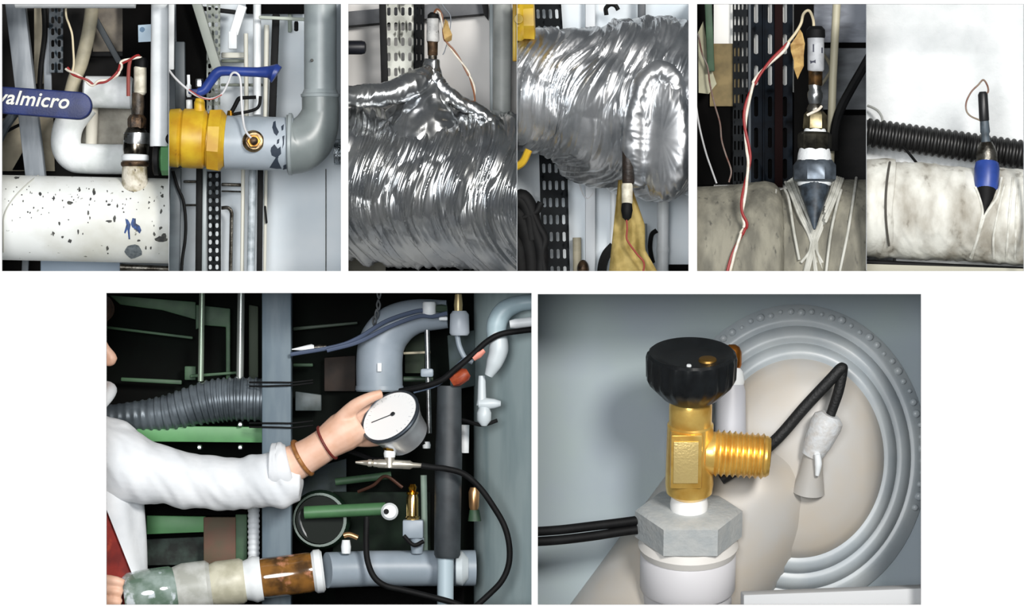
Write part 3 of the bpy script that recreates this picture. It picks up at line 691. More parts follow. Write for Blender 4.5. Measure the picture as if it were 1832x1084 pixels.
build(up(1122, 366, 328, 62, [(0, 8), (.1, 10), (.9, 10), (1, 9)]), 'cream_sleeve', mat('cream_sleeve', '#d8d3c2', .5), t)
build(up(1121.5, 395, 358, 60, [(0, 2), (.15, 8), (.5, 10.5), (.8, 9.5), (1, 5)]), 'end_cap', M_black, t)
wire(PP((1121, 392, 58), (1122, 410, 56), (1121, 425, 54), (1126, 436, 54), (1140, 455, 56), (1152, 470, 58), (1150, 490, 60)), mm(1.8), 'red_lead', mat('dull_red_lead', '#8c3a30', .5), b, 'red lead running down from the hanging black sensor', 'wire')
# yellow cloth strip
cl = []
for i in range(25):
    y = 322+i*7.4; f = i/24
    row = []
    for k in range(15):
        u = k/14
        l = 1106-18*f; r = 1126+28*min(1, f*2.2)+(30*max(0, f-.7)/.3)
        row.append(P(l+(r-l)*u, y, 96-14*f+7*math.sin(u*9+f*3)+4*math.sin(u*17-f*5)))
    cl.append(row)
m_ = MB(); m_.rings(cl, closed_ring=False, cap=False)
sf = bmesh.ops.solidify(m_.bm, geom=list(m_.bm.faces), thickness=.0012)
build(m_, 'yellow_cloth', mat('yellow_cloth', '#d7c27e', .8, c2='#b8a25e', scale=40), bay=b, label='yellow tape strip hanging behind the black sensor', cat='tape', angle=180)
t = thing('yellow_valve', 'yellow valve end in the upper left corner beside the foil', 'valve', P(940, 80, 120))
build(MB().lathe(P(905, 35, 150), P(957, 33, 150), [(0, mm(44)), (.5, mm(44)), (.6, mm(40)), (.95, mm(42)), (1, mm(34))], 8, rot=PI/8), 'hex_body', M_yel, t, bay=b)
build(MB().lathe(P(928, 34, 108), P(928, 34, 100), [(0, mm(9)), (1, mm(8))], 20), 'port_plug', M_yel, t)
wire(PP((920, 300, 140), (935, 290, 140), (946, 268, 140)), mm(7), 'yellow_lug', M_yel, b, 'small yellow lug under the left end of the bright foil', 'lug', smooth=4)
for nm, x0_, x1_, y0, y1, lb in (('slotted_post', 958, 1006, 70, -20, 'dark slotted post above the bright foil'), ('slotted_post', 970, 1018, 500, 255, 'dark slotted post below the bright foil')):
    sl = MB().slots(P(x0_, y0, 320), P(x1_, y0, 320)-P(x0_, y0, 320), P(x0_-6, y1, 320)-P(x0_, y0, 320), mm(50, 320), mm(y0-y1, 320), [mm(8), mm(19), mm(31), mm(43)], mm(6), mm(18), mm(31), 0, .004)
    build(sl, nm, M_slotdark, bay=b, label=lb, cat='post')
postq(1056, -15, 1056, 502, 18, 345, 'pale_conduit', mat('pale_conduit', '#cdd2d6', .5), 'pale vertical conduit on the wall behind the bright foil', 'conduit', 14, b)
wire(PP((1085, 27, 300), (1084, 15, 300), (1092, 8, 298), (1101, 10, 298), (1106, 18, 298)), mm(4.2), 'black_hook', M_black, b, 'black hook at the top above the bright foil', 'hook')
postq(1148, -15, 1148, 45, 14, 320, 'dark_strip', mat('dark_slate', '#3a4046', .5), 'dark strip at the top right above the bright foil', 'strip', 12, b)
# dark cable bundle
t = thing('cable_bundle', 'black cable bundle in the lower left corner under the foil', 'cables', P(945, 495, 200))
for q, r in (([(915, 372), (932, 352), (948, 372), (956, 410), (968, 450), (966, 502)], 15), ([(912, 390), (928, 385), (940, 420), (948, 460), (950, 502)], 20), ([(912, 430), (925, 440), (930, 470), (932, 502)], 22),
             ([(935, 390), (958, 380), (968, 362)], 7), ([(950, 375), (964, 405), (975, 428), (970, 455), (976, 502)], 8), ([(912, 360), (930, 358), (945, 385), (950, 430)], 16)):
    build(MB().tube(PP(*[(x, y, 190+r) for x, y in q]), mm(r), 14, smooth=6), 'cable', M_black, t, bay=b)
t = thing('white_conduit', 'white conduit with a joint standing right of the yellow tape', 'conduit', P(1186, 500, 330))
build(MB().tube(PP((1187, 330, 330), (1185, 502, 330)), mm(10.5, 330), 20), 'tube', M_white, t, bay=b)
build(MB().lathe(P(1185.5, 452, 330), P(1185.7, 442, 330), [(0, mm(11.5)), (.5, mm(12.5)), (1, mm(11.5))], 20), 'joint', M_white, t, bay=b)
wire(PP((1175, 412, 310), (1166, 420, 310), (1163, 440, 310), (1165, 458, 312), (1168, 470, 315)), mm(4.5), 'dark_clip', M_black, b, 'dark curved clip on the left of the white conduit', 'clip')
pipe(PP((1150, 400, 345), (1152, 502, 345)), mm(8), 'grey_tube', M_pipegrey, b, 'grey tube half hidden behind the yellow tape')
pipe(PP((1098, 300, 350), (1096, 500, 350)), mm(6), 'white_tube', M_white, b, 'thin white tube left of the yellow tape')
wire(PP((1098, 440, 320), (1085, 455, 320), (1078, 475, 320), (1076, 502, 320)), mm(9), 'black_hose', M_black, b, 'black hose at the bottom left of the yellow tape', 'hose')
pipe(PP((1032, 425, 350), (1033, 502, 350)), mm(8), 'beige_stub', M_beigepipe, b, 'short beige stub at the bottom behind the dark slotted post')
build(MB().ball(P(1043, 482, 330), mm(14), .8, .8, 1.3), 'dark_fitting', M_brown, bay=b, label='dark brown fitting at the bottom beside the beige stub', cat='fitting')
build(MB().prism(PP((1197, 473, 340), (1245, 473, 340), (1245, 502, 340), (1197, 502, 340)), V3(0, .02, 0)), 'black_skirting', M_blackmatte, bay=b, label='black skirting at the lower right of the blue-white wall', cat='skirting')
wire(PP((1035, 315, 330), (1040, 340, 335), (1050, 355, 338), (1062, 345, 338)), mm(1.2), 'thin_wire', M_wirewhitegrey, b, 'thin pale wire on the wall under the bright foil')

# ================================================================== bay 5: big lagged pipe with brass fitting and white tape
b = 'A5'
backwall(b, mat('bright_wall', '#f4f4f0', .8))
M_lag = mat('grey_lagging', '#8c897b', .85, c2='#69675d', scale=22, lo=.38, hi=.62, c3='#4c4b45', s3=70, lo3=.62, hi3=.75, bump=.5, bscale=70, stretch=(1.6, 1, .5))
t = thing('lagged_pipe', 'big grey-beige canvas lagged pipe carrying the tall brass fitting', 'pipe', P(1400, 490, 200))
build(crinkle([(1225, 484, 205, 153), (1300, 484, 205, 156), (1360, 483, 205, 162), (1384, 482, 205, 160), (1395, 482, 205, 140), (1400, 482, 205, 138)], 120, 200, 2.1, 1.6, 30, 60, .1), 'left_lagging', M_lag, t, bay=b, angle=180)
build(crinkle([(1385, 482, 205, 140), (1402, 482, 205, 146), (1450, 482, 205, 152), (1500, 482, 205, 164), (1570, 482, 205, 165)], 120, 200, 5.1, 2.2, 22, 80, .3), 'right_lagging', M_lag, t, bay=b, angle=180)
la, lb_ = P(1385, 482, 205), P(1560, 482, 205)
t = thing('tape_wrap', 'white tape strands wrapped in a V under the tall brass fitting', 'tape', P(1457, 440, 60))
M_tapew = mat('white_tape', '#c3c3bb', .6, c2='#a5a59c', scale=60, stretch=(1, 1, .3))
strands = [[(1388, 340), (1384, 380), (1386, 430), (1394, 488)], [(1532, 318), (1526, 360), (1516, 420), (1502, 488)], [(1505, 340), (1496, 372), (1486, 420), (1478, 486)], [(1404, 338), (1412, 360), (1420, 412), (1430, 465)]]
for k in range(5):
    u = k/4; j = random.uniform(-2, 2)
    strands.append([(1405+15*u, 326-10*u), (1416+16*u, 350), (1430+17*u+j, 385), (1447+13*u, 420), (1456+6*u+2*j, 450), (1462+10*u+4*j, 470+22*(k % 3)*.7)])
    strands.append([(1508-14*u, 320-4*u), (1497-14*u, 350), (1483-15*u+j, 385), (1467-12*u, 418), (1456-8*u+2*j, 450), (1448-14*u+4*j, 470+22*((k+1) % 3)*.7)])
for q in strands:
    pts = [oncyl(x, y, la, lb_, (.151 if x < 1475 else .163)+.0008*(strands.index(q) % 4)+.006*(1 if y < 400 else .35)) for x, y in [((c.x), (c.y)) for c in cr([Vector((x, y, 0)) for x, y in q], 6)]]
    build(MB().tube(pts, mm(2.6), 8), 'tape_strand', M_tapew, t, bay=b)
t = thing('pressure_fitting', 'tall stacked fitting of brass and steel topped by a grey sensor', 'fitting', P(1457, 402, 70))
d5 = 92
build(MB().lathe(P(1457, 410, 38), P(1457, 326, d5), [(0, mm(2)), (.4, mm(14)), (.75, mm(25)), (1, mm(29))], 28), 'socket', mat('blue_grey_socket', '#3f4a55', .5, c2='#20262c', scale=50), t)
build(up(1457, 332, 318, d5, [(0, 29), (.3, 31), (1, 30)]), 'white_washer', M_white, t)
build(MB().lathe(P(1457, 325, d5), P(1457, 286, d5), [(0, mm(37)), (.1, mm(41)), (.75, mm(41)), (1, mm(33))], 8, rot=PI/8), 'big_hex_nut', mat('zinc_nut', '#6c7681', .4, .6, c2='#4b525a', scale=40), t)
build(up(1457, 294, 262, d5, [(0, 29), (.2, 31), (.6, 29.5), (1, 26)]), 'thread_tape', mat('thread_tape', '#dfe2e4', .55, bump=.3, bscale=200), t)
build(MB().lathe(P(1457, 268, d5), P(1458, 236, d5), [(0, mm(28)), (.15, mm(31)), (.85, mm(31)), (1, mm(26))], 8), 'dark_hex', mat('bronze_hex', '#4d4a40', .35, .8, c2='#23211d', scale=40), t)
build(up(1458, 240, 229, d5, [(0, 21), (.5, 20), (1, 18)]), 'seal_ring', M_white, t)
build(MB().lathe(P(1458, 233, d5), P(1459, 199, d5), [(0, mm(19)), (.1, mm(22)), (.8, mm(21)), (1, mm(15))], 6), 'upper_hex', mat('olive_brass', '#8a8064', .35, .8, c2='#4c452f', scale=40), t)
build(up(1458, 202, 186, d5, [(0, 14), (.5, 15), (1, 11)]), 'lower_neck', M_dsteel, t)
build(up(1458, 188, 152, d5, [(0, 10), (.15, 12), (.4, 14), (.6, 14), (.75, 11), (1, 12)]), 'steel_nipple', M_steel, t)
build(up(1459, 154, 126, d5, [(0, 11), (.1, 12.5), (.9, 12.5), (1, 13.5)]), 'bronze_neck', mat('bronze_neck', '#7b5a35', .35, .8, c2='#2e261c', scale=50), t)
build(up(1459.5, 128, 66, d5, [(0, 13), (.06, 15), (.96, 15), (1, 13)]), 'sleeve', mat('grey_sleeve', '#b4b7bb', .5, c2='#9c9fa3', scale=50), t)
build(up(1459.5, 68, 47, d5, [(0, 16), (.15, 17), (.7, 16.5), (1, 11)]), 'cap', M_black, t)
wire(PP((1444, 206, 76), (1452, 202, 74), (1464, 196, 75), (1470, 190, 78)), mm(2.6), 'wire_binding', M_wirewhite, b, parent=t, smooth=5)
mk = MB()
sa, sb = P(1459.5, 128, d5), P(1459.5, 66, d5)
mark(mk, 0, 0, 0, 0, sa, sb, mm(15.3), poly=[(1449, 108), (1459, 106.5), (1459.5, 113), (1450, 114)])
mark(mk, 0, 0, 0, 0, sa, sb, mm(15.3), poly=[(1454, 79), (1456.5, 79), (1456.5, 93), (1454, 93)])
mark(mk, 0, 0, 0, 0, sa, sb, mm(15.3), poly=[(1469.5, 85), (1472, 85), (1472, 95), (1469.5, 95)])
build(mk, 'printed_mark', mat('print_ink', '#3a3c4a', .6), t, norm=False)
wire(PP((1456, 52, 88), (1455, 36, 86), (1450, 22, 84), (1444, 19, 82), (1437, 26, 80), (1433, 42, 80), (1424, 58, 80), (1410, 76, 80)), mm(2.6), 'sensor_loop', M_wirebeige, b, 'beige wire loop on top of the grey capped sensor')
t = thing('signal_wire', 'twisted red and white wire hanging in front of the lagged pipe', 'wire', P(1303, 488, 60))
twisted(t, PP((1411, 76, 80), (1400, 90, 78), (1376, 113, 76), (1354, 140, 74), (1342, 168, 72), (1334, 200, 70), (1333, 230, 68), (1338, 265, 64), (1340, 290, 60), (1334, 330, 52), (1329, 360, 46), (1328, 382, 44), (1334, 402, 42), (1326, 420, 40), (1312, 455, 38), (1300, 500, 38)), b, mm(2.7), (M_red, M_wirewhite), 3.1, ('red_strand', 'white_strand'))
tag_leaf([(1431, 52), (1436, 60), (1440, 78), (1438, 98), (1438, 118), (1431, 132), (1427, 142), (1420, 122), (1420, 108), (1415, 92), (1414, 80), (1424, 66)], 78, 'tape_tag', M_tape, b, 'tan tape flag hanging from the beige wire loop', 5)
# background of bay 5
build(MB().prism(PP((1235, -20, 340), (1277, -20, 340), (1277, 500, 340), (1235, 500, 340)), V3(0, .005, 0)), 'black_board', M_blackmatte, bay=b, label='black board at the left edge behind the green strip', cat='board')
build(MB().prism(PP((1270, 78, 330), (1325, 78, 330), (1325, 190, 330), (1270, 190, 330)), V3(0, .005, 0)), 'brown_board', mat('brown_board', '#8b7a55', .85, c2='#6f6245', scale=30), bay=b, label='brown board under the bare white back wall', cat='board')  # the plain white back wall shows above this board
build(MB().prism(PP((1235, 165, 338), (1452, 165, 338), (1452, 330, 338), (1235, 330, 338)), V3(0, .005, 0)), 'dark_board', M_blackmatte, bay=b, label='wide black board behind the lagged pipe', cat='board')
postq(1266, -20, 1272, 128, 13, 270, 'green_strip', mat('green_strip', '#3f5f45', .6, c2='#2c4632', scale=20), 'green strip leaning at the upper left', 'strip', 8, b)
build(MB().prism(PP((1249, 58, 285), (1258, 38, 285), (1272, 120, 285), (1282, 150, 285), (1268, 168, 285), (1250, 166, 285)), V3(0, .006, 0)), 'pale_card', mat('pale_card', '#b9b79d', .75, c2='#a3a188', scale=20), bay=b, label='pale card below the green strip', cat='card')
wire(PP((1249, 60, 262), (1256, 95, 262), (1266, 120, 262), (1270, 150, 262), (1278, 185, 262), (1288, 220, 262), (1291, 250, 262), (1298, 275, 262), (1308, 305, 262), (1304, 326, 262)), mm(1.6), 'thin_wire', mat('dull_wire', '#8d8780', .5, c2='#70473c', scale=30), b, 'thin dull wire trailing down from the pale card')
wire(PP((1244, 180, 262), (1251, 225, 262), (1262, 270, 262), (1272, 300, 262), (1282, 328, 262)), mm(1.8), 'thin_wire', M_wirewhitegrey, b, 'thin pale wire running to the lagged pipe at the left edge')
t = thing('slotted_post', 'tall blue-black slotted post behind the red and white wire', 'post', P(1370, 330, 240))
Mp = mat('slot_blue_black', '#0f161e', .8, c2='#080b10', scale=25, spec=.15)
sl = MB().slots(P(1311, 330, 326), P(1342, 330, 326)-P(1311, 330, 326), V3(0, 0, 1), mm(31), mm(350), [mm(4), mm(11), mm(18), mm(26)], mm(3.4), mm(17), mm(29), 0, .003)
build(sl, 'narrow_plate', M_slotdark, t, bay=b)
sl = MB().slots(P(1343, 330, 326), P(1421, 330, 326)-P(1343, 330, 326), V3(0, 0, 1), mm(78), mm(350), [mm(10), mm(36), mm(64)], mm(8), mm(38), mm(58), 0, .003)
build(sl, 'wide_plate', Mp, t, bay=b)
for x, wd, m in ((1393, 15, mat('maroon_edge', '#1c0d0d', .8, spec=.1)), (1341, 5, mat('grey_edge', '#3f464d', .6)), (1366, 3, Mp), (1438, 37, M_blackmatte)):
    build(MB().bar(P(x, -20, 320), P(x, 335, 320), mm(wd), mm(8), .0008), 'flange', m, t, bay=b)
# block wall with courses
t = thing('block_wall', 'grey block wall at the upper right behind the thin beige pipe', 'wall', P(1505, 210, 330))
t['kind'] = 'structure'
for k, (y0, y1) in enumerate(((-20, 76), (86, 196), (206, 330))):  # course colours get darker downward, the lowest nearly black
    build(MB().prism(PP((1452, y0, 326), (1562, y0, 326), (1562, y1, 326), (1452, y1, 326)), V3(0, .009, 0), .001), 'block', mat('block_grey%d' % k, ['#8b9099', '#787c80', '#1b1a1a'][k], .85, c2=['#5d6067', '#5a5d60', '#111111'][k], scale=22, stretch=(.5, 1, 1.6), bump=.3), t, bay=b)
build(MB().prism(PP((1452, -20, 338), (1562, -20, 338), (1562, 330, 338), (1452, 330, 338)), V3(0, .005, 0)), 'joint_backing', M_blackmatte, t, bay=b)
pipe(PP((1498, -15, 220), (1490, 140, 220), (1484, 330, 220)), mm(7.5), 'thin_pipe', mat('cream_pipe', '#b9b49c', .5), b, 'thin beige pipe right of the grey sensor')
wire(PP((1562, 90, 205), (1545, 120, 205), (1522, 160, 205), (1504, 195, 205), (1494, 230, 205), (1492, 270, 205)), mm(8.5), 'black_hose', M_black, b, 'black hose curving across the grey block wall', 'hose')
wire(PP((1470, 92, 280), (1482, 110, 280), (1486, 125, 280), (1478, 140, 280), (1466, 156, 280)), mm(3), 'pale_strap', M_beigepipe, b, 'pale strap behind the grey sensor', 'strap')

# ================================================================== bay 6: white pipe, corrugated conduit, blue socket
b = 'A6'
backwall(b, mat('white_plaster', '#e0e3e4', .9, c2='#d2d6d7', scale=14, bump=1.0, bscale=45))
M_lagw = mat('dirty_white_lagging', '#dcdcd4', .75, c2='#9b968a', scale=15, lo=.42, hi=.66, c3='#5c574d', s3=30, lo3=.6, hi3=.76, detail=8, bump=.35, bscale=60, stretch=(1.3, 1, .7))
t = thing('lagged_pipe', 'dirty white lagged pipe carrying the blue socket', 'pipe', P(1690, 465, 112))
build(crinkle([(1575, 373, 112, 86), (1640, 377, 112, 87), (1700, 381, 112, 85), (1760, 385, 112, 84), (1830, 389, 112, 86), (1890, 393, 112, 86)], 160, 200, 7.7, 4.2, 26, 60, .35), 'main_lagging', M_lagw, t, bay=b, angle=180)
build(crinkle([(1520, 372, 112, 86), (1560, 372, 112, 88), (1580, 373, 112, 91), (1588, 374, 112, 90), (1591, 374, 112, 82)], 60, 200, 9.7, 2.0, 26, 60, .35), 'end_lagging', M_lagw, t, bay=b, angle=180)
ha, hb = P(1550, 372, 112), P(1832, 389, 112)
for q in ([(1745, 335), (1752, 352), (1758, 378), (1754, 400), (1745, 440), (1738, 462)], [(1792, 318), (1785, 350), (1768, 375), (1760, 392), (1748, 430), (1736, 460)], [(1798, 330), (1790, 360), (1778, 420), (1778, 462)], [(1812, 318), (1806, 380), (1800, 464)], [(1822, 322), (1818, 380), (1816, 464)], [(1786, 352), (1774, 368), (1766, 380), (1758, 392)]):
    pts = [oncyl(c.x, c.y, ha, hb, .087) for c in cr([Vector((x, y, 0)) for x, y in q], 6)]
    build(MB().tube(pts, mm(2.4), 8), 'wrap_fold', mat('wrap_white', '#dcdcd4', .7, c2='#bdbcb2', scale=50), t, bay=b)
sp = []
for k in range(14):
    sp.append(oncyl(1592-2.2*k+(.16*k*k), 290+k*11.5, ha, hb, .0935))
build(MB().tube(sp, mm(2.2), 7), 'dark_seam', mat('seam_dark', '#4a4741', .8), t, bay=b)
t = thing('corrugated_conduit', 'black corrugated conduit sloping behind the blue socket', 'conduit', P(1690, 290, 185))
m_ = MB(); cpts = []; crr = []
n_ = 30*6
c0, c1 = P(1530, 234, 186), P(1880, 284, 186)
for i in range(n_+1):
    cpts.append(c0.lerp(c1, i/n_)); ph = (i % 6)/6
    crr.append(mm((26.5, 26.5, 25.5, 22.5, 22.5, 25.5)[i % 6], 186))
x, y = frame_of(c1-c0)
m_.rings([[p+(x*math.cos(2*PI*k/28)+y*math.sin(2*PI*k/28))*r for k in range(28)] for p, r in zip(cpts, crr)])
build(m_, 'ribbed_sleeve', mat('conduit_black', '#131313', .45), t, bay=b)
wire(PP((1552, 189, 200), (1560, 192, 196), (1570, 198, 190), (1577, 208, 184), (1580, 222, 178)), mm(2.4), 'grey_cable', mat('grey_cable', '#9a9c98', .5), b, 'thin grey cable dropping onto the corrugated conduit', 'cable')
wire(PP((1616, 262, 160), (1626, 274, 150), (1634, 284, 140), (1642, 294, 120)), mm(2.6), 'black_tail', M_black, b, 'short black cable tail under the corrugated conduit', 'cable')
t = thing('temperature_sensor', 'slim black sensor in a steel neck and blue socket', 'sensor', P(1762, 378, 50))
d6 = 62
build(MB().lathe(P(1761, 384, 26), P(1764, 340, 46), [(0, mm(2)), (.6, mm(15)), (1, mm(20))], 24), 'black_tip', M_black, t)
build(MB().lathe(P(1764, 346, 46), P(1766, 292, d6), [(0, mm(18)), (.15, mm(22)), (.8, mm(23)), (1, mm(21))], 28), 'blue_socket', mat('blue_socket', '#2b4796', .4, c2='#243c82', scale=30), t)
build(MB().lathe(P(1766, 300, d6), P(1766, 286, d6), [(0, mm(18)), (.5, mm(18.5)), (1, mm(16))], 28), 'seal_ring', M_white, t)
build(MB().lathe(P(1766, 290, d6), P(1764, 254, d6), [(0, mm(19)), (.4, mm(19.5)), (.7, mm(16)), (1, mm(11))], 28), 'steel_neck', M_dsteel, t)
build(MB().lathe(P(1764, 258, d6), P(1761, 214, d6), [(0, mm(9)), (.4, mm(7)), (.5, mm(9)), (1, mm(8))], 20), 'grey_sleeve', mat('slate_sleeve', '#4f5a63', .5, c2='#343c42', scale=50), t)
build(MB().lathe(P(1761, 217, d6), P(1758, 164, d6), [(0, mm(8)), (.05, mm(9.2)), (.9, mm(9)), (1, mm(6))], 20), 'black_sleeve', mat('black_sleeve', '#191a1c', .4), t)
wire(PP((1763, 170, d6), (1768, 163, d6), (1766, 152, d6), (1759, 143, d6), (1750, 152, d6-4), (1738, 164, d6-6), (1729, 182, d6-6), (1729, 198, d6-6), (1737, 208, d6-4), (1753, 215, d6)), mm(1.7), 'sensor_lead', mat('drab_lead', '#8c8374', .5, c2='#6f4a3c', scale=40), b, 'thin drab wire looping beside the slim black sensor')
build(MB().lathe(P(1600, 478, 150), P(1890, 488, 150), [(0, mm(34)), (.2, mm(36)), (1, mm(30))], 32), 'grey_ledge', mat('grey_ledge', '#a9aaa8', .7, c2='#949593', scale=14), bay=b, label='light grey round ledge under the lagged pipe with the blue socket', cat='ledge')
build(MB().lathe(P(1530, 468, 105), P(1880, 486, 105), [(0, mm(5)), (1, mm(6))], 12), 'dark_bar', M_black, bay=b, label='dark bar along the bottom under the dirty white pipe', cat='bar')
build(MB().prism(PP((1545, 472, 85), (1880, 482, 85), (1880, 502, 85), (1545, 502, 85)), V3(0, .004, 0)), 'floor_strip', mat('floor_beige', '#a8a698', .8), bay=b, label='grey-beige strip along the bottom edge below the dark bar', cat='strip')

# ================================================================== bay 7: plant room, person holding a pressure gauge
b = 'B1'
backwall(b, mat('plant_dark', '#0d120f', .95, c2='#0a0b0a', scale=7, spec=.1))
M_bluepost = mat('blue_grey_post', '#62727c', .55, c2='#576874', scale=14, stretch=(5, 5, .8))
M_bluepipe = mat('blue_grey_pipe', '#949faa', .42, c2='#86929c', scale=12)
M_tank = mat('tank_blue_grey', '#a5b5b6', .5, c2='#8c9fa2', scale=6, stretch=(4, 4, .6))
# tank at the right
t = thing('storage_tank', 'blue-grey curved tank wall at the right of the gauge', 'tank', P(960, 1270, 330))
m_ = MB()
c0, c1 = P(1010, 500, 330), P(1010, 1275, 330)
m_.lathe(c1, c0, [(0, .170), (1, .170)], 64)
build(m_, 'shell', M_tank, t, bay=b)
# blue grey post
postq(496, 500, 496, 1275, 52, 240, 'square_post', M_bluepost, 'blue-grey square post standing behind the sleeve', 'post', 45, b)
for y0, y1 in ((684, 684), (691, 689), (757, 757), (764, 765)):
    wire(PP((446, y0, 222), (470, y0, 214), (500, (y0+y1)/2, 211), (524, y1, 214), (560, y1-4, 226)), mm(1.7), 'black_tie', M_black, b, {684: 'black cord round the square post, highest of four', 691: 'second highest of four black cords on the square post', 757: 'third of four black cords down the square post', 764: 'lowest of four black cords round the square post'}[y0], 'cord', smooth=4)
# dark green machinery
def slab(poly, d, th, name, m, label, cat='beam', bev=.002):
    return build(MB().prism(PP(*[(x, y, d) for x, y in poly]), V3(0, th/1000, 0), bev), name, m, bay=b, label=label, cat=cat)
M_mg = mat('machine_green_dark', '#3f5f42', .6, c2='#2a4230', scale=16)
slab([(195, 528), (350, 540), (350, 572), (315, 562), (290, 555), (215, 545)], 330, 14, 'machine_beam', M_mg, 'dark green beam near the ceiling behind the head')
slab([(190, 583), (345, 602), (345, 607), (190, 588)], 330, 10, 'machine_rail', M_mg, 'thin dark green rail below the ceiling beam', 'rail')
slab([(350, 545), (412, 552), (412, 690), (404, 690), (404, 585), (366, 582), (350, 590)], 335, 12, 'machine_bracket', M_mg, 'dark green bracket frame behind the two thin rods', 'frame')
slab([(216, 675), (325, 680), (325, 688), (216, 682)], 325, 10, 'machine_rail', M_mg, 'short green rail above the grey flexible duct', 'rail')
slab([(330, 655), (350, 655), (350, 680), (330, 680)], 325, 16, 'machine_block', M_mg, 'small green block left of the first thin rod', 'block')
slab([(340, 670), (425, 664), (425, 669), (340, 676)], 320, 10, 'machine_rail', M_mg, 'green rail at the foot of the two thin rods', 'rail')
slab([(445, 545), (462, 548), (462, 690), (445, 690)], 338, 8, 'machine_upright', mat('olive_upright', '#2f3a2b', .7), 'olive upright between the second thin rod and the square post', 'upright')
for x, wd, m, lb in ((361, 11, mat('rod_green', '#8d9d8c', .35, .5), 'slim greenish rod hanging left'), (431, 14, mat('rod_grey', '#a3aaa6', .3, .6), 'brighter grey rod hanging next to the square post')):
    pipe(PP((x+1, 500, 290), (x-2, 682, 290)), mm(wd/2), 'hanging_rod', m, b, lb, 'rod', seg=18)
slab([(524, 650), (560, 650), (560, 656), (524, 656)], 330, 8, 'machine_rail', M_mg, 'short green rail right of the square post', 'rail')
slab([(524, 585), (640, 575), (640, 580), (524, 592)], 335, 8, 'machine_rail', M_dgreen, 'very dark green rail behind the white cone', 'rail')
# flexible duct
t = thing('flexible_duct', 'grey ribbed flexible duct curving to the square post', 'duct', P(340, 760, 270))
path = cr(PP((150, 748, 275), (230, 745, 275), (300, 738, 272), (370, 720, 268), (420, 714, 266), (480, 715, 266)), 26)
n_ = len(path); rings = []
x = None
for i, p in enumerate(path):
    tt = (path[min(i+1, n_-1)]-path[max(i-1, 0)]).normalized()
    if x is None: x, y = frame_of(tt)
    x = (x-tt*x.dot(tt)).normalized(); y = x.cross(tt).normalized()
    f = i/(n_-1)
    r = mm((20+20*min(1, f*1.6))+(1.8 if i % 5 < 2 else -1.4)*min(1, f*2.2))
    rings.append([p+(x*math.cos(2*PI*k/36)+y*math.sin(2*PI*k/36))*r for k in range(36)])
build(MB().rings(rings), 'ribbed_hose', mat('duct_grey', '#6b747b', .35, .3, c2='#4b5359', scale=20), t, bay=b)
# green beams
slab([(210, 761), (472, 764), (472, 792), (250, 790)], 262, 30, 'green_beam', M_green, 'bright green beam under the ribbed duct')
slab([(262, 922), (368, 924), (368, 952), (262, 956)], 285, 24, 'green_beam', M_green, 'bright green beam end below the sleeve')
slab([(262, 905), (440, 905), (440, 922), (262, 922)], 290, 24, 'dark_beam', M_blackmatte, 'black beam directly under the sleeve')
slab([(255, 965), (366, 960), (366, 1010), (255, 1012)], 320, 12, 'dark_machine', mat('dark_machine', '#1c211e', .8, c2='#33403a', scale=40), 'dark machine part behind the glass jar', 'machine')
slab([(364, 925), (422, 925), (422, 1010), (364, 1010)], 280, 14, 'brown_board', mat('brown_panel', '#5b4f3d', .7, c2='#6e4b3e', scale=18), 'dull brown panel below the sleeve', 'panel')
slab([(421, 920), (442, 920), (442, 1010), (421, 1010)], 282, 14, 'green_upright', M_mg, 'dark green upright right of the brown panel', 'panel')
t = thing('white_hose', 'white ribbed hose standing left of the square post', 'hose', P(454, 1010, 262))
m_ = MB(); rr = []
m_.rings([[P(454, 1010-i*2.4, 262)+Vector((math.cos(2*PI*k/20), math.sin(2*PI*k/20), 0))*mm(11.5 if i % 4 < 2 else 10.3) for k in range(20)] for i in range(82)])
build(m_, 'ribbed_tube', mat('white_hose', '#d9dee2', .5), t, bay=b)
for x, y, lb in ((430, 759, 'bright bolt on top of the bright green beam'), (357, 800, 'bright bolt under the left of the bright green beam'), (430, 800, 'bright bolt under the right of the bright green beam')):
    build(MB().lathe(P(x, y+4, 255), P(x, y-4, 255), [(0, mm(5)), (.5, mm(6)), (1, mm(4))], 6), 'bolt', M_steel, bay=b, label=lb, cat='bolt', group='bolts on the green beam')
build(MB().lathe(P(522, 625, 225), P(562, 622, 225), [(0, mm(.8)), (.7, mm(6)), (.9, mm(7)), (1, mm(5))], 16), 'cable_cone', M_white, bay=b, label='small white cone right of the square post', cat='cone')
build(MB().lathe(P(562, 622, 225), P(584, 620, 225), [(0, mm(4)), (.4, mm(5)), (1, mm(3))], 12), 'cable_gland', M_dsteel, bay=b, label='dark gland on the tip of the white cone cable', cat='gland')
# blue grey elbow
t = thing('blue_grey_elbow', 'fat blue-grey pipe bending above the gauge', 'pipe', P(680, 700, 260))
build(MB().tube(PP((679, 698, 262), (679, 640, 262), (686, 608, 260), (708, 582, 256), (745, 566, 252), (800, 562, 250)), [mm(43), mm(43), mm(43), mm(40), mm(32), mm(26)], 40, smooth=8), 'bend', M_bluepipe, t, bay=b)
build(MB().lathe(P(679, 700, 262), P(679, 690, 262), [(0, mm(43)), (.3, mm(45)), (1, mm(44))], 40), 'lower_lip', M_bluepipe, t, bay=b)
build(MB().box(P(679, 657, 216), mm(8), mm(6), mm(16), bev=.001), 'small_latch', M_white, t)
for k, (q, lb) in enumerate((([(520, 634), (600, 620), (640, 605), (690, 575), (740, 558), (765, 555)], 'upper thin blue hose slung across the fat elbow'), ([(585, 627), (640, 612), (700, 583), (748, 566), (775, 566), (800, 560)], 'lower thin blue hose slung across the fat elbow'))):
    wire(PP(*[(x, y, 205-9*k) for x, y in q]), mm(4), 'thin_hose', mat('slate_blue_hose', '#4a566d', .45), b, lb, 'hose')
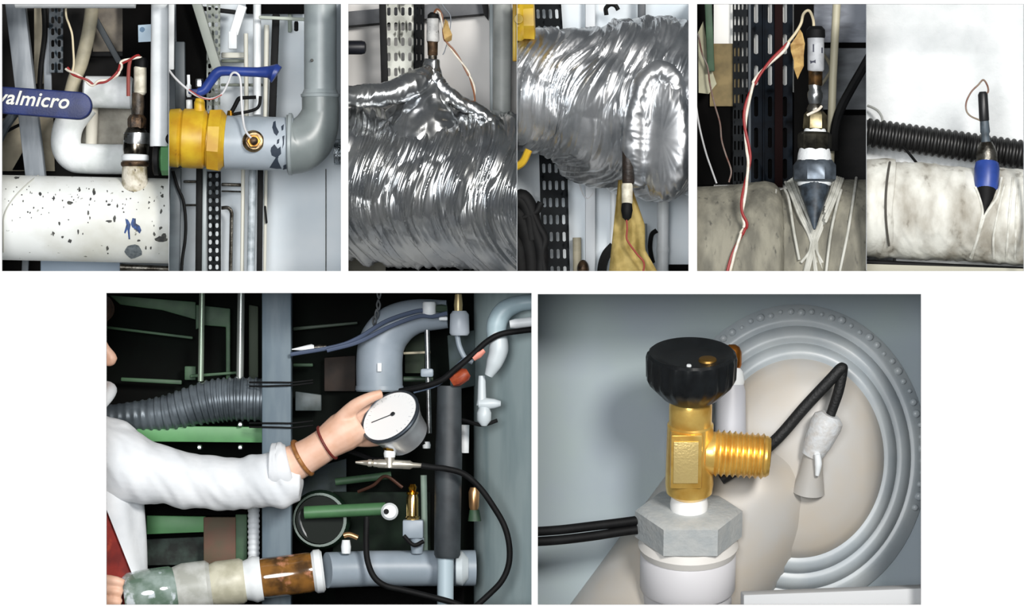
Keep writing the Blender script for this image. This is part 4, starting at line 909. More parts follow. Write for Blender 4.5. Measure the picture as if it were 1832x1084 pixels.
t = thing('service_valve', 'grey-capped service valve with a cream top above the gauge', 'valve', P(822, 600, 215))
build(up(822, 600, 556, 215, [(0, 15), (.1, 18), (.85, 17), (1, 12)]), 'grey_cap', mat('pale_grey_cap', '#b3bbc4', .4), t)
build(up(820, 558, 526, 215, [(0, 7), (.4, 8), (1, 6)]), 'cream_stem', mat('cream_brass', '#cdb887', .35, .5), t)
build(MB().tube(PP((818, 600, 215), (822, 620, 215), (832, 640, 215), (846, 648, 215)), mm(5), 12, smooth=5), 'bent_tail', M_bluepipe, t)
t = thing('capped_valve', 'white plastic cap on the bend beside the service valve', 'valve', P(768, 568, 200))
build(up(768, 566, 540, 205, [(0, 9), (.15, 12), (.9, 12), (1, 10)]), 'cap', M_white, t)
build(MB().lathe(P(780, 552, 205), P(800, 552, 205), [(0, mm(7)), (.5, mm(8)), (1, mm(6))], 8), 'green_nut', M_dgreen, t)
build(MB().box(P(793, 570, 205), mm(16), mm(8), mm(7), bev=.002), 'white_clip', M_white, bay=b, label='small white clip under the green nut', cat='clip')
t = thing('chain_link', 'short silver chain hanging over the fat elbow', 'chain', P(672, 578, 225))
for k, (x, y) in enumerate(((678, 525), (677, 545), (674, 562), (670, 574))):
    build(MB().tube(PP((x, y-9, 225), (x+3, y, 225), (x, y+9, 225), (x-3, y, 225), (x, y-9, 225)), mm(1.8), 8, smooth=4), 'link', M_steel, t, bay=b)
t = thing('silver_rod', 'silver rod with a clamp knob right of the fat elbow', 'rod', P(766, 770, 240))
build(MB().tube(PP((764, 590, 240), (768, 775, 240)), mm(5), 14), 'rod', M_steel, t)
build(MB().box(P(764, 667, 232), mm(24), mm(18), mm(16), bev=.004), 'clamp', M_bluepipe, t)
pipe(PP((722, 632, 290), (770, 630, 290)), mm(2.5), 'thin_rail', M_beigepipe, b, 'thin beige rail between the fat elbow and the silver rod', 'rail', seg=10)
pipe(PP((722, 678, 280), (775, 678, 280)), mm(5), 'dark_bracket', M_dgreen, b, 'dark green bracket under the clamp knob', 'bracket', seg=10)
# pale bent pipe and hoses upper right
t = thing('pale_bent_pipe', 'pale bent pipe hooking down the tank at the upper right', 'pipe', P(875, 670, 140))
build(MB().tube(PP((965, 540, 140), (930, 543, 140), (902, 556, 138), (889, 580, 138), (888, 610, 138)), [mm(14), mm(15), mm(18), mm(19), mm(17)], 24, smooth=6), 'hook', mat('pale_blue_pipe', '#a9bdc4', .4, c2='#98adb5', scale=20), t, bay=b)
build(MB().tube(PP((890, 595, 136), (892, 625, 134), (884, 650, 134), (874, 672, 136)), [mm(17), mm(18), mm(15), mm(8)], 20, smooth=6), 'fitting', mat('pale_zinc', '#c3ccd0', .4), t, bay=b)
build(MB().lathe(P(912, 580, 118), P(965, 574, 118), [(0, mm(7)), (.2, mm(9)), (1, mm(9))], 18), 'white_tube', M_white, bay=b, label='white tube end at the right edge under the pale hook', cat='tube')
wire(PP((965, 588, 108), (930, 592, 108), (895, 598, 108), (870, 612, 108), (845, 635, 110), (815, 660, 112), (790, 680, 116), (755, 692, 126), (715, 700, 140)), mm(5.5), 'black_hose', M_black, b, 'black hose swinging from the right edge to the gauge', 'hose', seg=12)
wire(PP((850, 634, 120), (828, 646, 124), (806, 668, 128), (780, 688, 132), (740, 700, 140)), mm(4), 'blue_hose', mat('steel_blue_hose', '#7f93ad', .4), b, 'steel blue hose running beside the black hose', 'hose')
t = thing('orange_gland', 'orange cable gland between the black hoses', 'gland', P(822, 690, 120))
build(MB().lathe(P(808, 684, 122), P(838, 666, 122), [(0, mm(9)), (.3, mm(13)), (.8, mm(13)), (1, mm(8))], 8), 'gland', mat('orange_red', '#96401f', .5, c2='#7c2d1b', scale=60), t)
build(MB().lathe(P(846, 641, 112), P(866, 626, 112), [(0, mm(6)), (.5, mm(8)), (1, mm(5))], 12), 'pink_gland', mat('salmon_plastic', '#d78a78', .5), bay=b, label='salmon pink gland on the black hose', cat='gland')
t = thing('drain_valve', 'pale blue-grey drain valve fixed to the tank', 'valve', P(870, 765, 145))
build(up(862, 725, 672, 150, [(0, 10), (.2, 8), (.8, 7), (1, 6)]), 'stub', mat('pale_zinc', '#c3ccd0', .4), t)
build(MB().lathe(P(856, 722, 148), P(896, 722, 148), [(0, mm(8)), (.3, mm(11)), (.7, mm(9)), (1, mm(5))], 16), 'body', mat('pale_zinc', '#c3ccd0', .4), t)
build(up(866, 762, 728, 148, [(0, 5), (.3, 13), (.7, 13), (1, 9)]), 'bowl', mat('pale_zinc', '#c3ccd0', .4), t)
wire(PP((790, 745, 175), (830, 752, 165), (862, 760, 150), (890, 752, 150)), mm(3.5), 'thin_black_hose', M_black, b, 'thin black hose passing under the drain valve', 'hose')
# insulated riser
t = thing('insulated_riser', 'dark foam-covered riser beside the gauge with a bare lower end', 'pipe', P(800, 1270, 200))
build(MB().lathe(P(800, 998, 148), P(804, 690, 148), [(0, mm(21)), (.02, mm(24)), (.6, mm(25)), (.62, mm(24)), (1, mm(22))], 32), 'foam_cover', mat('foam_dark', '#3a4044', .55, c2='#2a2f33', scale=20), t, bay=b)
build(MB().tube(PP((796, 1275, 148), (797, 990, 148)), mm(15), 28), 'bare_pipe', mat('pale_blue_bare', '#a9bac3', .4), t, bay=b)
pipe(PP((832, 760, 225), (831, 810, 225)), mm(8), 'silver_stub', M_white, b, 'short white stub right of the dark riser')
# horizontal bottom pipe with couplings
t = thing('process_pipe', 'pale jointed pipe with amber sight glass along the bottom', 'pipe', P(560, 1080, 170))
ax0, ax1 = P(300, 1056, 150), P(600, 1018, 168)
def along(f0, f1): return ax0.lerp(ax1, f0), ax0.lerp(ax1, f1)
def seg_(f0, f1, prof, nm, m):
    a, c = along(f0, f1); build(MB().lathe(a, c, [(q, mm(r)) for q, r in prof], 36), nm, m, t, bay=b)
M_cream = mat('cream_fitting', '#c9c6b2', .4, c2='#aeab96', scale=30)
seg_(.03, .26, [(0, 40), (.3, 46), (.9, 46), (1, 40)], 'grey_coupling', mat('pale_grey_coupling', '#c3c5c0', .4, c2='#a5a79f', scale=30))
seg_(.26, .46, [(0, 38), (.2, 42), (.9, 42), (1, 38)], 'cream_coupling', M_cream)
seg_(.46, .56, [(0, 36), (.3, 39), (.6, 43), (1, 40)], 'white_collar', M_white)
seg_(.55, .87, [(0, 35), (.1, 37), (.9, 37), (1, 35)], 'amber_glass', mat('amber_sight_glass', '#8a5f2c', .12, c2='#4b341c', scale=28, c3='#c98a6a', s3=34, lo3=.6, hi3=.72, coat=.6))
seg_(.86, .93, [(0, 34), (.3, 40), (.8, 40), (1, 35)], 'white_collar', M_white)
build(MB().tube(PP((585, 1020, 172), (660, 1017, 200), (850, 1016, 218)), mm(33), 32), 'blue_grey_run', M_bluepipe, t, bay=b)
build(MB().lathe(P(816, 1017, 195), P(838, 1017, 195), [(0, mm(30)), (.5, mm(32)), (1, mm(20))], 24), 'end_cap', mat('pale_zinc', '#c3ccd0', .4), t, bay=b)
t = thing('glass_jar', 'shiny greenish glass jar held at the lower left', 'jar', P(270, 1100, 140))
build(MB().lathe(P(222, 1068, 138), P(316, 1056, 148), [(0, mm(38)), (.1, mm(44)), (.5, mm(46)), (.9, mm(46)), (1, mm(40))], 32), 'jar', mat('green_glass', '#93a39d', .1, c2='#5f7566', scale=28, coat=1., c3='#c9d3d8', s3=40, lo3=.6, hi3=.68), t, bay=b)
# small valves under the gauge
t = thing('brass_valve', 'bright brass valve on a grey block left of the dark riser', 'valve', P(738, 965, 190))
build(up(738, 930, 882, 190, [(0, 12), (.1, 13), (.15, 11), (.8, 11), (1, 8)]), 'barrel', mat('polished_brass', '#ecc77e', .18, 1.), t)
build(up(738, 884, 866, 190, [(0, 11), (.2, 11), (.3, 6), (.7, 8), (1, 5)]), 'top_nut', M_brass, t)
build(MB().box(P(739, 946, 190), mm(38), mm(34), mm(34), bev=.003), 'grey_block', M_bluepipe, t)
build(MB().tube(PP((722, 958, 165), (740, 975, 165), (758, 968, 165)), mm(4), 10, smooth=4), 'black_lever', M_black, t)
build(up(746, 990, 962, 190, [(0, 10), (1, 13)]), 'stub', M_bluepipe, t)
t = thing('brass_stub', 'small brass stub with a green base right of the dark riser', 'stub', P(850, 930, 190))
build(up(848, 915, 872, 168, [(0, 6), (.2, 9), (.8, 10), (1, 7)]), 'brass_end', mat('copper_brass', '#c79a6c', .3, .8), t)
build(up(849, 932, 912, 168, [(0, 12), (1, 9)]), 'green_base', M_mg, t)
t = thing('green_pipe', 'green pipe ending in a white eye below the gauge', 'pipe', P(620, 925, 230))
build(MB().tube(PP((545, 917, 235), (690, 910, 225)), mm(12), 24), 'tube', mat('pipe_green', '#4d7a50', .45, c2='#3f6443', scale=12), t, bay=b)
build(MB().lathe(P(697, 915, 222), P(697, 915, 208), [(0, mm(14)), (.6, mm(16)), (1, mm(12))], 24), 'white_eye', M_white, t)
build(MB().lathe(P(691, 915, 207), P(691, 915, 204), [(0, mm(5)), (1, mm(5))], 14), 'eye_hole', M_black, t)
t = thing('sight_glass', 'dark green round sight glass behind the cuff', 'gauge', P(560, 985, 275))
build(MB().lathe(P(575, 930, 285), P(572, 930, 255), [(0, mm(54)), (.5, mm(56)), (1, mm(50))], 40), 'rim', mat('glass_rim', '#1f3326', .3, .2), t, bay=b)
build(MB().lathe(P(572, 930, 256), P(572, 930, 250), [(0, mm(46)), (1, mm(44))], 40), 'glass', mat('dark_green_glass', '#0d1510', .6, spec=.15), t, bay=b)
build(MB().tube(PP((540, 905, 252), (536, 930, 250), (545, 955, 250), (560, 970, 250)), [mm(1), mm(4), mm(4), mm(1)], 8, smooth=5), 'modelled_glint', M_steel, t, bay=b)  # highlight on the glass modelled as a tapered steel arc
t = thing('bleed_screw', 'tiny brass and white bleed screw on the bottom pipe', 'screw', P(625, 990, 180))
build(up(619, 990, 966, 160, [(0, 8), (.5, 9), (1, 7)]), 'white_base', M_white, t)
build(MB().tube(PP((615, 958, 160), (625, 956, 160), (640, 962, 160)), mm(5), 10, smooth=3), 'brass_screw', mat('copper_brass', '#c79a6c', .3, .8), t)
slab([(595, 880), (770, 880), (770, 1000), (595, 1000)], 318, 10, 'dark_cabinet', mat('cabinet_black_green', '#101713', .8, c2='#1d2c20', scale=14, spec=.2), 'black-green cabinet behind the brass valve', 'cabinet')
slab([(530, 845), (620, 820), (620, 905), (530, 905)], 330, 10, 'grey_cabinet', mat('cabinet_slate', '#3b464b', .7, c2='#283530', scale=20), 'slate cabinet corner under the bare forearm', 'cabinet')
# gauge and tee
gc = P(700, 748, 95); gn = Vector((-.46, -.64, .62)).normalized()
gu = Vector((0, 0, 1)); gx = gu.cross(gn).normalized()*-1; gy = gn.cross(gx).normalized()*-1
if gy.z < 0: gy = -gy
t = thing('pressure_gauge', 'round white-faced pressure gauge held in the hand', 'gauge', P(705, 850, 100))
def G(u, v, w_): return gc+gx*u/1000+gy*v/1000+gn*w_/1000
build(MB().lathe(G(0, 0, -60), G(0, 0, 4), [(0, .034), (.08, .044), (.45, .047), (.75, .053), (.9, .0575), (1, .0575)], 48), 'case', mat('brushed_case', '#d9dbde', .3, .7, c2='#c4c7ca', scale=20), t)
build(MB().lathe(G(0, 0, 0), G(0, 0, 8), [(0, .058), (.6, .0595), (.9, .058), (1, .0555), (.8, .054)], 48, cap=False), 'bezel', mat('dark_bezel', '#59616a', .3, .8), t)
fc = build(MB().lathe(G(0, 0, 3), G(0, 0, 6), [(0, .0555), (1, .0552)], 48), 'dial_face', mat('dial_white', '#fafbfb', .5), t)
mk = MB()
for k in range(25):
    a = math.radians(225-k*270/24); r0, r1 = (.043, .049) if k % 4 == 0 else (.046, .049)
    c, s_ = math.cos(a), math.sin(a)
    mk.bar(G(c*r0*1000, s_*r0*1000, 6.4), G(c*r1*1000, s_*r1*1000, 6.4), .0007, .0004)
build(mk, 'scale_mark', mat('dial_grey', '#b4babd', .6), fc, kind='stuff')
build(MB().bar(G(-8, 5, 7.5), G(33, -16, 7.5), .0016, .001).lathe(G(-6, 4, 7), G(-6, 4, 9), [(0, .0045), (1, .004)], 16), 'needle', mat('needle_black', '#23282c', .5), fc)
build(MB().lathe(P(697, 806, 98), P(699, 786, 98), [(0, mm(11)), (.4, mm(13)), (1, mm(12))], 6), 'brass_nut', M_brass, t)
build(MB().lathe(P(697, 818, 98), P(697, 804, 98), [(0, mm(10)), (.5, mm(11)), (1, mm(9))], 20), 'white_nut', M_white, t)
M_tee = mat('nickel_tee', '#d4cfc2', .3, .7, c2='#b5b0a4', scale=30)
build(MB().lathe(P(697, 836, 98), P(697, 816, 98), [(0, mm(10)), (1, mm(9))], 20), 'tee_riser', M_tee, t)
build(MB().lathe(P(636, 827, 98), P(758, 833, 98), [(0, mm(2)), (.1, mm(4)), (.17, mm(5)), (.19, mm(7)), (.23, mm(7)), (.25, mm(5)), (.27, mm(7)), (.32, mm(7)), (.34, mm(8)), (.8, mm(8)), (.84, mm(5)), (.98, mm(4)), (1, mm(2))], 20), 'tee_run', M_tee, t)
wire(PP((754, 833, 98), (775, 836, 97), (800, 839, 96), (830, 848, 98), (858, 872, 102), (882, 905, 106), (902, 940, 108), (911, 975, 108), (910, 1010, 108), (897, 1040, 108), (872, 1066, 108), (845, 1090, 108)), mm(5.5), 'gauge_hose', M_black, b, 'long black hose looping right from the gauge tee', 'hose', seg=12)
wire(PP((656, 925, 150), (655, 965, 140), (657, 1000, 132), (668, 1030, 126), (688, 1047, 122), (720, 1055, 122), (765, 1066, 122), (810, 1078, 122), (850, 1095, 122)), mm(5.5), 'lower_hose', M_black, b, 'black hose curving in front of the bottom pipe', 'hose', seg=12)
wire(PP((595, 795, 200), (640, 812, 205), (680, 822, 210), (735, 800, 200), (760, 790, 190)), mm(5), 'rear_hose', M_black, b, 'short black hose behind the gauge tee', 'hose')
build(MB().lathe(P(763, 802, 195), P(763, 790, 195), [(0, mm(7)), (.5, mm(8)), (1, mm(6))], 12), 'white_plug', M_white, bay=b, label='small white plug between the gauge and the dark riser', cat='plug')
build(MB().lathe(P(786, 742, 150), P(806, 728, 160), [(0, mm(7)), (.6, mm(8)), (1, mm(5))], 14), 'clamp_plug', mat('pinkish_plug', '#d2c8c6', .5), bay=b, label='pale plug joining the gauge case to the dark riser', cat='plug')

# ------------------------------------------------------------------ the person
t = thing('person', 'person in a white coat over a red top reaching out to hold the gauge', 'person', P(150, 1270, 180))
M_skin = mat('skin', '#e6bda6', .5, c2='#dcae93', scale=30)
body = MB()
# head in profile facing the gauge, mostly behind the board
hx, hy, hd = 104, 622, 185
bx = 128
body.ball(P(hx, hy-22, hd), mm(88), .86, .8, .98, 24)
body.ball(P(hx+22, hy+30, hd), mm(62), .9, .86, 1.0, 20)
body.tube(PP((hx+72, hy-28, hd), (hx+82, hy, hd), (hx+95, hy+20, hd), (hx+84, hy+26, hd)), [mm(8), mm(10), mm(12), mm(9)], 12, smooth=4)   # nose
body.ball(P(hx+76, hy+46, hd), mm(13), .7, 1.5, .6)      # lips
body.ball(P(hx+66, hy+80, hd), mm(20), 1, 1.1, .9)       # chin
body.ball(P(hx+68, hy-36, hd), mm(14), .8, 2.6, .5)      # brow
body.ball(P(hx-12, hy+8, hd-72), mm(18), .7, .4, 1.2)    # ear
body.tube(PP((hx-8, hy+60, hd), (hx-2, hy+130, hd), (bx-20, hy+180, hd)), [mm(52), mm(50), mm(60)], 20, smooth=4)
body.tube(PP((bx-14, hy+165, hd), (bx-10, hy+300, hd), (bx-8, 1100, hd), (bx-6, 1262, hd)), [mm(88), mm(95), mm(90), mm(92)], 24, smooth=4)
body.tube(PP((bx+10, 815, 150), (300, 846, 140), (430, 862, 130), (505, 838, 120), (556, 812, 112), (592, 788, 106)), [mm(50), mm(40), mm(36), mm(35), mm(31), mm(30)], 20, smooth=6)
# hand round the gauge: palm, thumb over the rim, fingers behind the case
body.tube(PP((585, 792, 108), (612, 774, 112), (640, 757, 118)), [mm(31), mm(37), mm(35)], 18, smooth=4)
body.tube(PP((608, 752, 100), (634, 727, 88), (660, 712, 84), (684, 704, 88)), [mm(15), mm(13), mm(10.5), mm(8.5)], 12, smooth=5)
for q in ([(628, 742, 120), (664, 726, 142), (700, 722, 158), (728, 728, 158)], [(634, 756, 126), (670, 746, 152), (708, 744, 166), (738, 750, 164)], [(636, 772, 124), (668, 770, 150), (702, 766, 164), (728, 768, 162)], [(632, 786, 114), (658, 790, 128), (682, 788, 144), (700, 784, 150)]):
    body.tube(PP(*q), [mm(13), mm(10.5), mm(9.5), mm(8)], 12, smooth=5)
# other arm, hidden behind the board, fingers closing on the glass jar
body.tube(PP((60, 830, 175), (20, 940, 165), (40, 1040, 140), (110, 1062, 120), (158, 1062, 112)), [mm(48), mm(42), mm(36), mm(30), mm(32)], 18, smooth=6)
for k, y in enumerate((1042, 1060, 1078, 1096)):
    body.tube(PP((150, y-2, 104), (178, y-5, 92), (205, y-3, 84), (222-3*(k % 3), y+2, 86)), [mm(12), mm(10.5), mm(9.5), mm(8)], 12, smooth=5)
body.tube(PP((140, 1040, 120), (170, 1022, 150), (200, 1016, 178)), [mm(14), mm(12), mm(9)], 12, smooth=4)
body = remesh(body, .0028, 5)
build(body, 'body', M_skin, t, bay=b, angle=180)
eye = MB().ball(P(hx+72, hy-16, hd-34), mm(9)); build(eye, 'eye', mat('eye_white', '#e8e6e2', .3), t)
# hair
hair = MB()
hair.ball(P(hx-10, hy-38, hd), mm(94), .9, .92, .96, 24).ball(P(hx-40, hy+10, hd), mm(72), .8, 1.05, 1.1, 20).ball(P(hx+56, hy-70, hd), mm(42), 1.1, 1.7, .8)
hair = remesh(hair, .004, 6)
for v in hair.bm.verts:
    n_ = noise.noise(Vector((v.co.x*60, v.co.y*60, v.co.z*18))); v.co += Vector((.002*n_, .003*n_, 0))
build(hair, 'hair', mat('brown_hair', '#4a2f20', .6, c2='#2d1c13', scale=60, stretch=(1, 1, .3)), t, bay=b, angle=180)
# red top and white coat with the front hanging open
def torso(grow, name, m, cut=None, z0=785, z1=1268):
    rings = []
    for i in range(61):
        y = z0+(z1-z0)*i/60; f = i/60
        cx = bx-6+10*f; wx = (128+10*f if f > .1 else 90+40*math.sqrt(max(f, 0)/.1))+grow-4; wd = (92 if f > .06 else 60+32*f/.06)+grow
        ring = []
        for k in range(80):
            a = 2*PI*k/80
            wob = 1+.018*math.sin(a*7+f*6)+.012*math.sin(a*13-f*9)
            p = P(cx, y, hd)
            ring.append(p+Vector((math.cos(a)*wx*wob/1000, math.sin(a)*wd*wob/1000, 0)))
        rings.append(ring)
    m_ = MB().rings(rings, cap=True)
    if cut:
        e0, e1 = raydir(188, 905), raydir(238, 1031)
        bmesh.ops.bisect_plane(m_.bm, geom=list(m_.bm.verts)+list(m_.bm.edges)+list(m_.bm.faces), plane_co=CAM, plane_no=e0.cross(e1).normalized())
        kill = []
        for f_ in m_.bm.faces:
            c = f_.calc_center_median()
            k_ = D/(D+c.y); px = c.x*1000*k_+916; py = 542-c.z*1000*k_
            if c.y < hd/1000-.02 and py > 895 and px < 188+(py-905)*.395 and len(f_.verts) < 30: kill.append(f_)
        bmesh.ops.delete(m_.bm, geom=kill, context='FACES')
    return build(m_, name, m, t, bay=b, angle=180)
torso(2, 'red_top', mat('red_knit', '#8c2a22', .75, c2='#6d1f1c', scale=30, c3='#b0452c', s3=22, lo3=.6, hi3=.68))
M_coat = mat('white_coat', '#e2e5e8', .8, c2='#d6dade', scale=16, bump=.25, bscale=40)
coat = torso(10, 'coat_body', M_coat, cut=True)
# shoulder and sleeve with folds
sh = MB()
sh.tube(PP((150, 800, 170), (215, 830, 150), (262, 848, 144)), [mm(70), mm(66), mm(60)], 24, smooth=6)
sh.tube(PP((170, 822, 158), (235, 842, 148), (300, 851, 140), (360, 862, 134), (430, 864, 130), (480, 858, 122), (512, 852, 118)), [mm(72), mm(64), mm(55), mm(49), mm(48), mm(47), mm(47)], 28, smooth=8)
sh.tube(PP((480, 862, 120), (512, 868, 116), (538, 868, 116)), [mm(44), mm(42), mm(30)], 20, smooth=5)
sh.ball(P(190, 800, 165), mm(60), 1.1, 1, .9)
sh = remesh(sh, .0035, 5)
for v in sh.bm.verts:
    q = v.co*1000
    n_ = noise.noise(Vector((q.x/42+q.z/60, q.y/60, q.z/120)))+.5*noise.noise(Vector((q.x/18+q.z/30, q.y/40, q.z/60+5)))
    v.co += v.normal*(.0055*n_)
build(sh, 'sleeve', M_coat, t, bay=b, angle=180)
cuff = [(497, 802), (503, 830), (512, 858)]
m_ = MB(); fold = crinkle([(486, 838, 120, 45), (500, 838, 119, 47), (512, 836, 118, 46), (520, 834, 118, 40)], 24, 60, 3.3, 2.5, 30, 30, .1)
build(fold, 'cuff', M_coat, t, bay=b, angle=180)
def bracelet(x, y, d, r, th, name, m, ax):
    a = Vector(ax).normalized(); u, v = frame_of(a); c = P(x, y, d)
    pts = [c+(u*math.cos(2*PI*k/32)+v*math.sin(2*PI*k/32))*mm(r) for k in range(33)]
    build(MB().tube(pts, mm(th), 10), name, m, t)
axv = P(592, 788, 106)-P(505, 838, 120)
bracelet(541, 819, 115, 33.5, 4.2, 'watch_strap', mat('tan_strap', '#a5713c', .5, c2='#7a4c26', scale=40), axv)
bracelet(585, 792, 107, 32.5, 2.6, 'bracelet', mat('dark_red_cord', '#6d2a24', .5), axv)
col = MB().tube(PP((bx+42, 735, 118), (bx+66, 706, 150), (bx+66, 694, 190), (bx+30, 690, 235)), [mm(11), mm(12), mm(12), mm(11)], 14, smooth=5)
build(col, 'collar', M_coat, t, bay=b, angle=180)

# more of the dark plant behind the pipes
slab([(528, 700), (575, 706), (575, 735), (528, 735)], 318, 16, 'dark_casting', mat('casting_slate', '#4a5558', .5, c2='#2c3634', scale=30), 'slate casting between the square post and the hand', 'casting')
slab([(580, 640), (636, 636), (636, 700), (580, 700)], 340, 10, 'brown_cover', mat('brown_dark', '#2c211a', .8, c2='#1a1512', scale=20), 'dark brown cover plate above the hand', 'cover')
slab([(724, 600), (760, 596), (760, 668), (724, 668)], 345, 8, 'olive_cover', mat('olive_dark', '#1d261b', .8, c2='#2a3826', scale=20), 'dark olive cover plate behind the silver rod', 'cover')
slab([(800, 600), (850, 590), (850, 690), (806, 700)], 300, 10, 'grey_cover', mat('cover_slate', '#39474b', .7, c2='#2b3a36', scale=20), 'slate cover plate behind the orange gland', 'cover')
pipe(PP((600, 862, 300), (700, 850, 300)), mm(7), 'green_conduit', M_mg, b, 'dark green conduit above the green pipe', 'conduit')
wire(PP((640, 880, 270), (668, 868, 268), (690, 852, 268), (720, 872, 268)), mm(3.2), 'copper_tube', mat('copper_tube', '#4a2c1e', .5, .3), b, 'thin copper tube left of the brass valve', 'tube')
pipe(PP((758, 850, 230), (760, 985, 230)), mm(6), 'pale_conduit', mat('pale_green_conduit', '#a9bfae', .5), b, 'pale green conduit between the brass valve and the dark riser', 'conduit')
slab([(640, 985), (775, 985), (775, 1000), (640, 1000)], 300, 8, 'black_shelf', M_blackmatte, 'black shelf just above the bottom pipe', 'shelf')
slab([(600, 1052), (830, 1052), (830, 1110), (600, 1110)], 300, 10, 'black_plinth', M_blackmatte, 'black plinth below the bottom pipe', 'plinth')

# ================================================================== bay 8: brass charging valve on a grey vessel
b = 'B2'
backwall(b, mat('vessel_wall', '#8c979f', .6, c2='#8f9c9d', scale=5, bump=.08, bscale=30))
M_vess = mat('vessel_paint', '#adaba7', .4, c2='#b0a89c', scale=8, lo=.4, hi=.65)
M_vess2 = mat('vessel_rim_paint', '#aab0b2', .35, c2='#9aa2a7', scale=9)
t = thing('grey_vessel', 'big grey domed vessel with stepped round rim behind the brass valve', 'vessel', P(1390, 1270, 280))
c0 = P(1425, 818, 326); c1 = c0+Vector((0, -.115, 0))
def dish(prof, nm, m, seg=96):
    m_ = MB().lathe(c0, c1, [(q, mm(r, 280)) for q, r in prof], seg)
    for v in m_.bm.verts: v.co.x = c0.x+(v.co.x-c0.x)*.86
    build(m_, nm, m, t, bay=b, angle=60)
dish([(0, 275), (.03, 272), (.1, 262), (.16, 252), (.18, 244), (.14, 236)], 'outer_rim', M_vess2)
dish([(.02, 240), (.2, 236), (.3, 226), (.33, 214), (.28, 206)], 'second_step', M_vess2)
dish([(.1, 210), (.34, 205), (.42, 196), (.44, 184), (.4, 176)], 'third_step', M_vess2)
dish([(.2, 182), (.42, 178), (.55, 160), (.66, 128), (.73, 90), (.77, 45), (.78, 2)], 'dome', M_vess)
# weld beads along the rim
for k in range(34):
    a = math.radians(-20+k*4.7)
    r = 262+2*math.sin(k*2.1)
    p = c0+Vector((math.cos(a)*mm(r, 280)*.86, -.014, math.sin(a)*mm(r, 280)))
    build(MB().ball(p, mm(5+1.6*math.sin(k*1.7)), 1.2, .8, 1.2, 10), 'weld_bead', M_vess2, t)
# sloped shell toward the lower left
m_ = MB()
q0 = [(1200, 785, 285), (1330, 700, 285), (1560, 1000, 285), (1420, 1110, 285)]
sh0, sh1 = P(1352, 866, 350), P(1107, 1196, 350)
m_.lathe(sh1, sh0, [(0, mm(148)), (.8, mm(148)), (.95, mm(145)), (1.06, mm(134)), (1.15, mm(115)), (1.22, mm(88)), (1.27, mm(50)), (1.28, mm(2))], 120)
bmesh.ops.bisect_plane(m_.bm, geom=list(m_.bm.verts)+list(m_.bm.edges)+list(m_.bm.faces), plane_co=(0, .329, 0), plane_no=(0, 1, 0), clear_outer=True)
build(m_, 'sloped_shell', M_vess, t, bay=b)
build(MB().prism(PP((1330, 1064, 60), (1700, 1050, 60), (1700, 1110, 60), (1330, 1110, 60)), V3(0, .09, 0), .003), 'white_ledge', mat('ledge_white', '#bdbfc1', .6), bay=b, label='pale ledge along the lower right under the vessel', cat='ledge')
# charging valve, tilted toward the viewer
TL = math.radians(21)
vb = P(1232, 935, 170)
VM = Matrix.Translation(vb) @ Matrix.Rotation(TL, 4, 'X')
K = mm(1, 170)
def VL(mb_, nm, m, par, angle=38):
    bmesh.ops.transform(mb_.bm, matrix=VM, verts=mb_.bm.verts)
    return build(mb_, nm, m, par, bay=b, angle=angle)
def z(h): return Vector((0, 0, h*K/math.cos(TL)))
def at(x, h, y=0.): return Vector((x*K, y*K, h*K/math.cos(TL)))
t = thing('charging_valve', 'polished brass angle valve with a ribbed black knob on a hex nut', 'valve', P(1230, 1250, 110))
M_nut = mat('painted_nut', '#b2b5b4', .45, c2='#a8adae', scale=40, bump=.3, bscale=120)
nut = VL(MB().lathe(z(-30), z(26), [(0, 88*K), (.08, 96*K), (.92, 96*K), (1, 88*K)], 6, rot=0), 'hex_nut', M_nut, t)
VL(MB().lathe(z(-52), z(-28), [(0, 86*K), (.5, 90*K), (1, 84*K)], 40), 'nut_washer', mat('washer_pale', '#d6d3ce', .5), t)
VL(MB().lathe(z(-120), z(-48), [(0, 84*K), (.05, 86*K), (.9, 86*K), (1, 80*K)], 48), 'upper_socket', mat('socket_grey', '#d0cfd2', .45), t)
VL(MB().lathe(z(-215), z(-118), [(0, 80*K), (.97, 80*K), (1, 83*K)], 48), 'lower_socket', mat('socket_grey', '#d0cfd2', .45), t)
VL(MB().lathe(z(24), z(58), [(0, 33*K), (.3, 34*K), (1, 30*K)], 32), 'white_bush', mat('bush_white', '#f6f6f4', .5), t)
M_gold = mat('polished_gold_brass', '#f2cb70', .3, .65, c2='#e0ae52', scale=22, bump=.08, bscale=90)
bodyb = MB().lathe(z(48), z(78), [(0, 30*K), (.3, 41*K), (.8, 43*K), (1, 42*K)], 40)
bodyb.lathe(z(74), z(222), [(0, 43*K), (.7, 41*K), (.72, 38*K), (.94, 38*K), (1, 34*K)], 40)
VL(bodyb, 'valve_body', M_gold, t)
VL(MB().box(at(-8, 128, -30), 56*K, 30*K, 96*K/math.cos(TL), bev=.003), 'front_flat', M_gold, t)
VL(MB().box(at(-9, 128, -46.5), 44*K, 3*K, 74*K/math.cos(TL), bev=.001), 'stamped_plate', mat('pale_brass', '#f0d590', .35, .6, bump=.3, bscale=220), t)
# threaded outlet
pr = [(0, 36*K), (.1, 38*K)]
for i in range(9):
    pr += [(.14+i*.088, 37.5*K-i*.1*K), (.14+i*.088+.04, 42.5*K-i*.15*K), (.14+i*.088+.07, 37.5*K-i*.1*K)]
pr += [(.95, 37*K), (1, 33*K)]
a0 = at(28, 128); a1 = at(142, 122, -6)
VL(MB().lathe(a0, a1, pr, 36), 'threaded_outlet', M_gold, t, 25)
VL(MB().lathe(a0.lerp(a1, .99), a0.lerp(a1, 1.01), [(0, 22*K), (1, 20*K)], 28), 'outlet_bore', M_brown, t)
VL(MB().lathe(z(215), z(238), [(0, 30*K), (.5, 28*K), (1, 26*K)], 32), 'stem', M_brown, t)
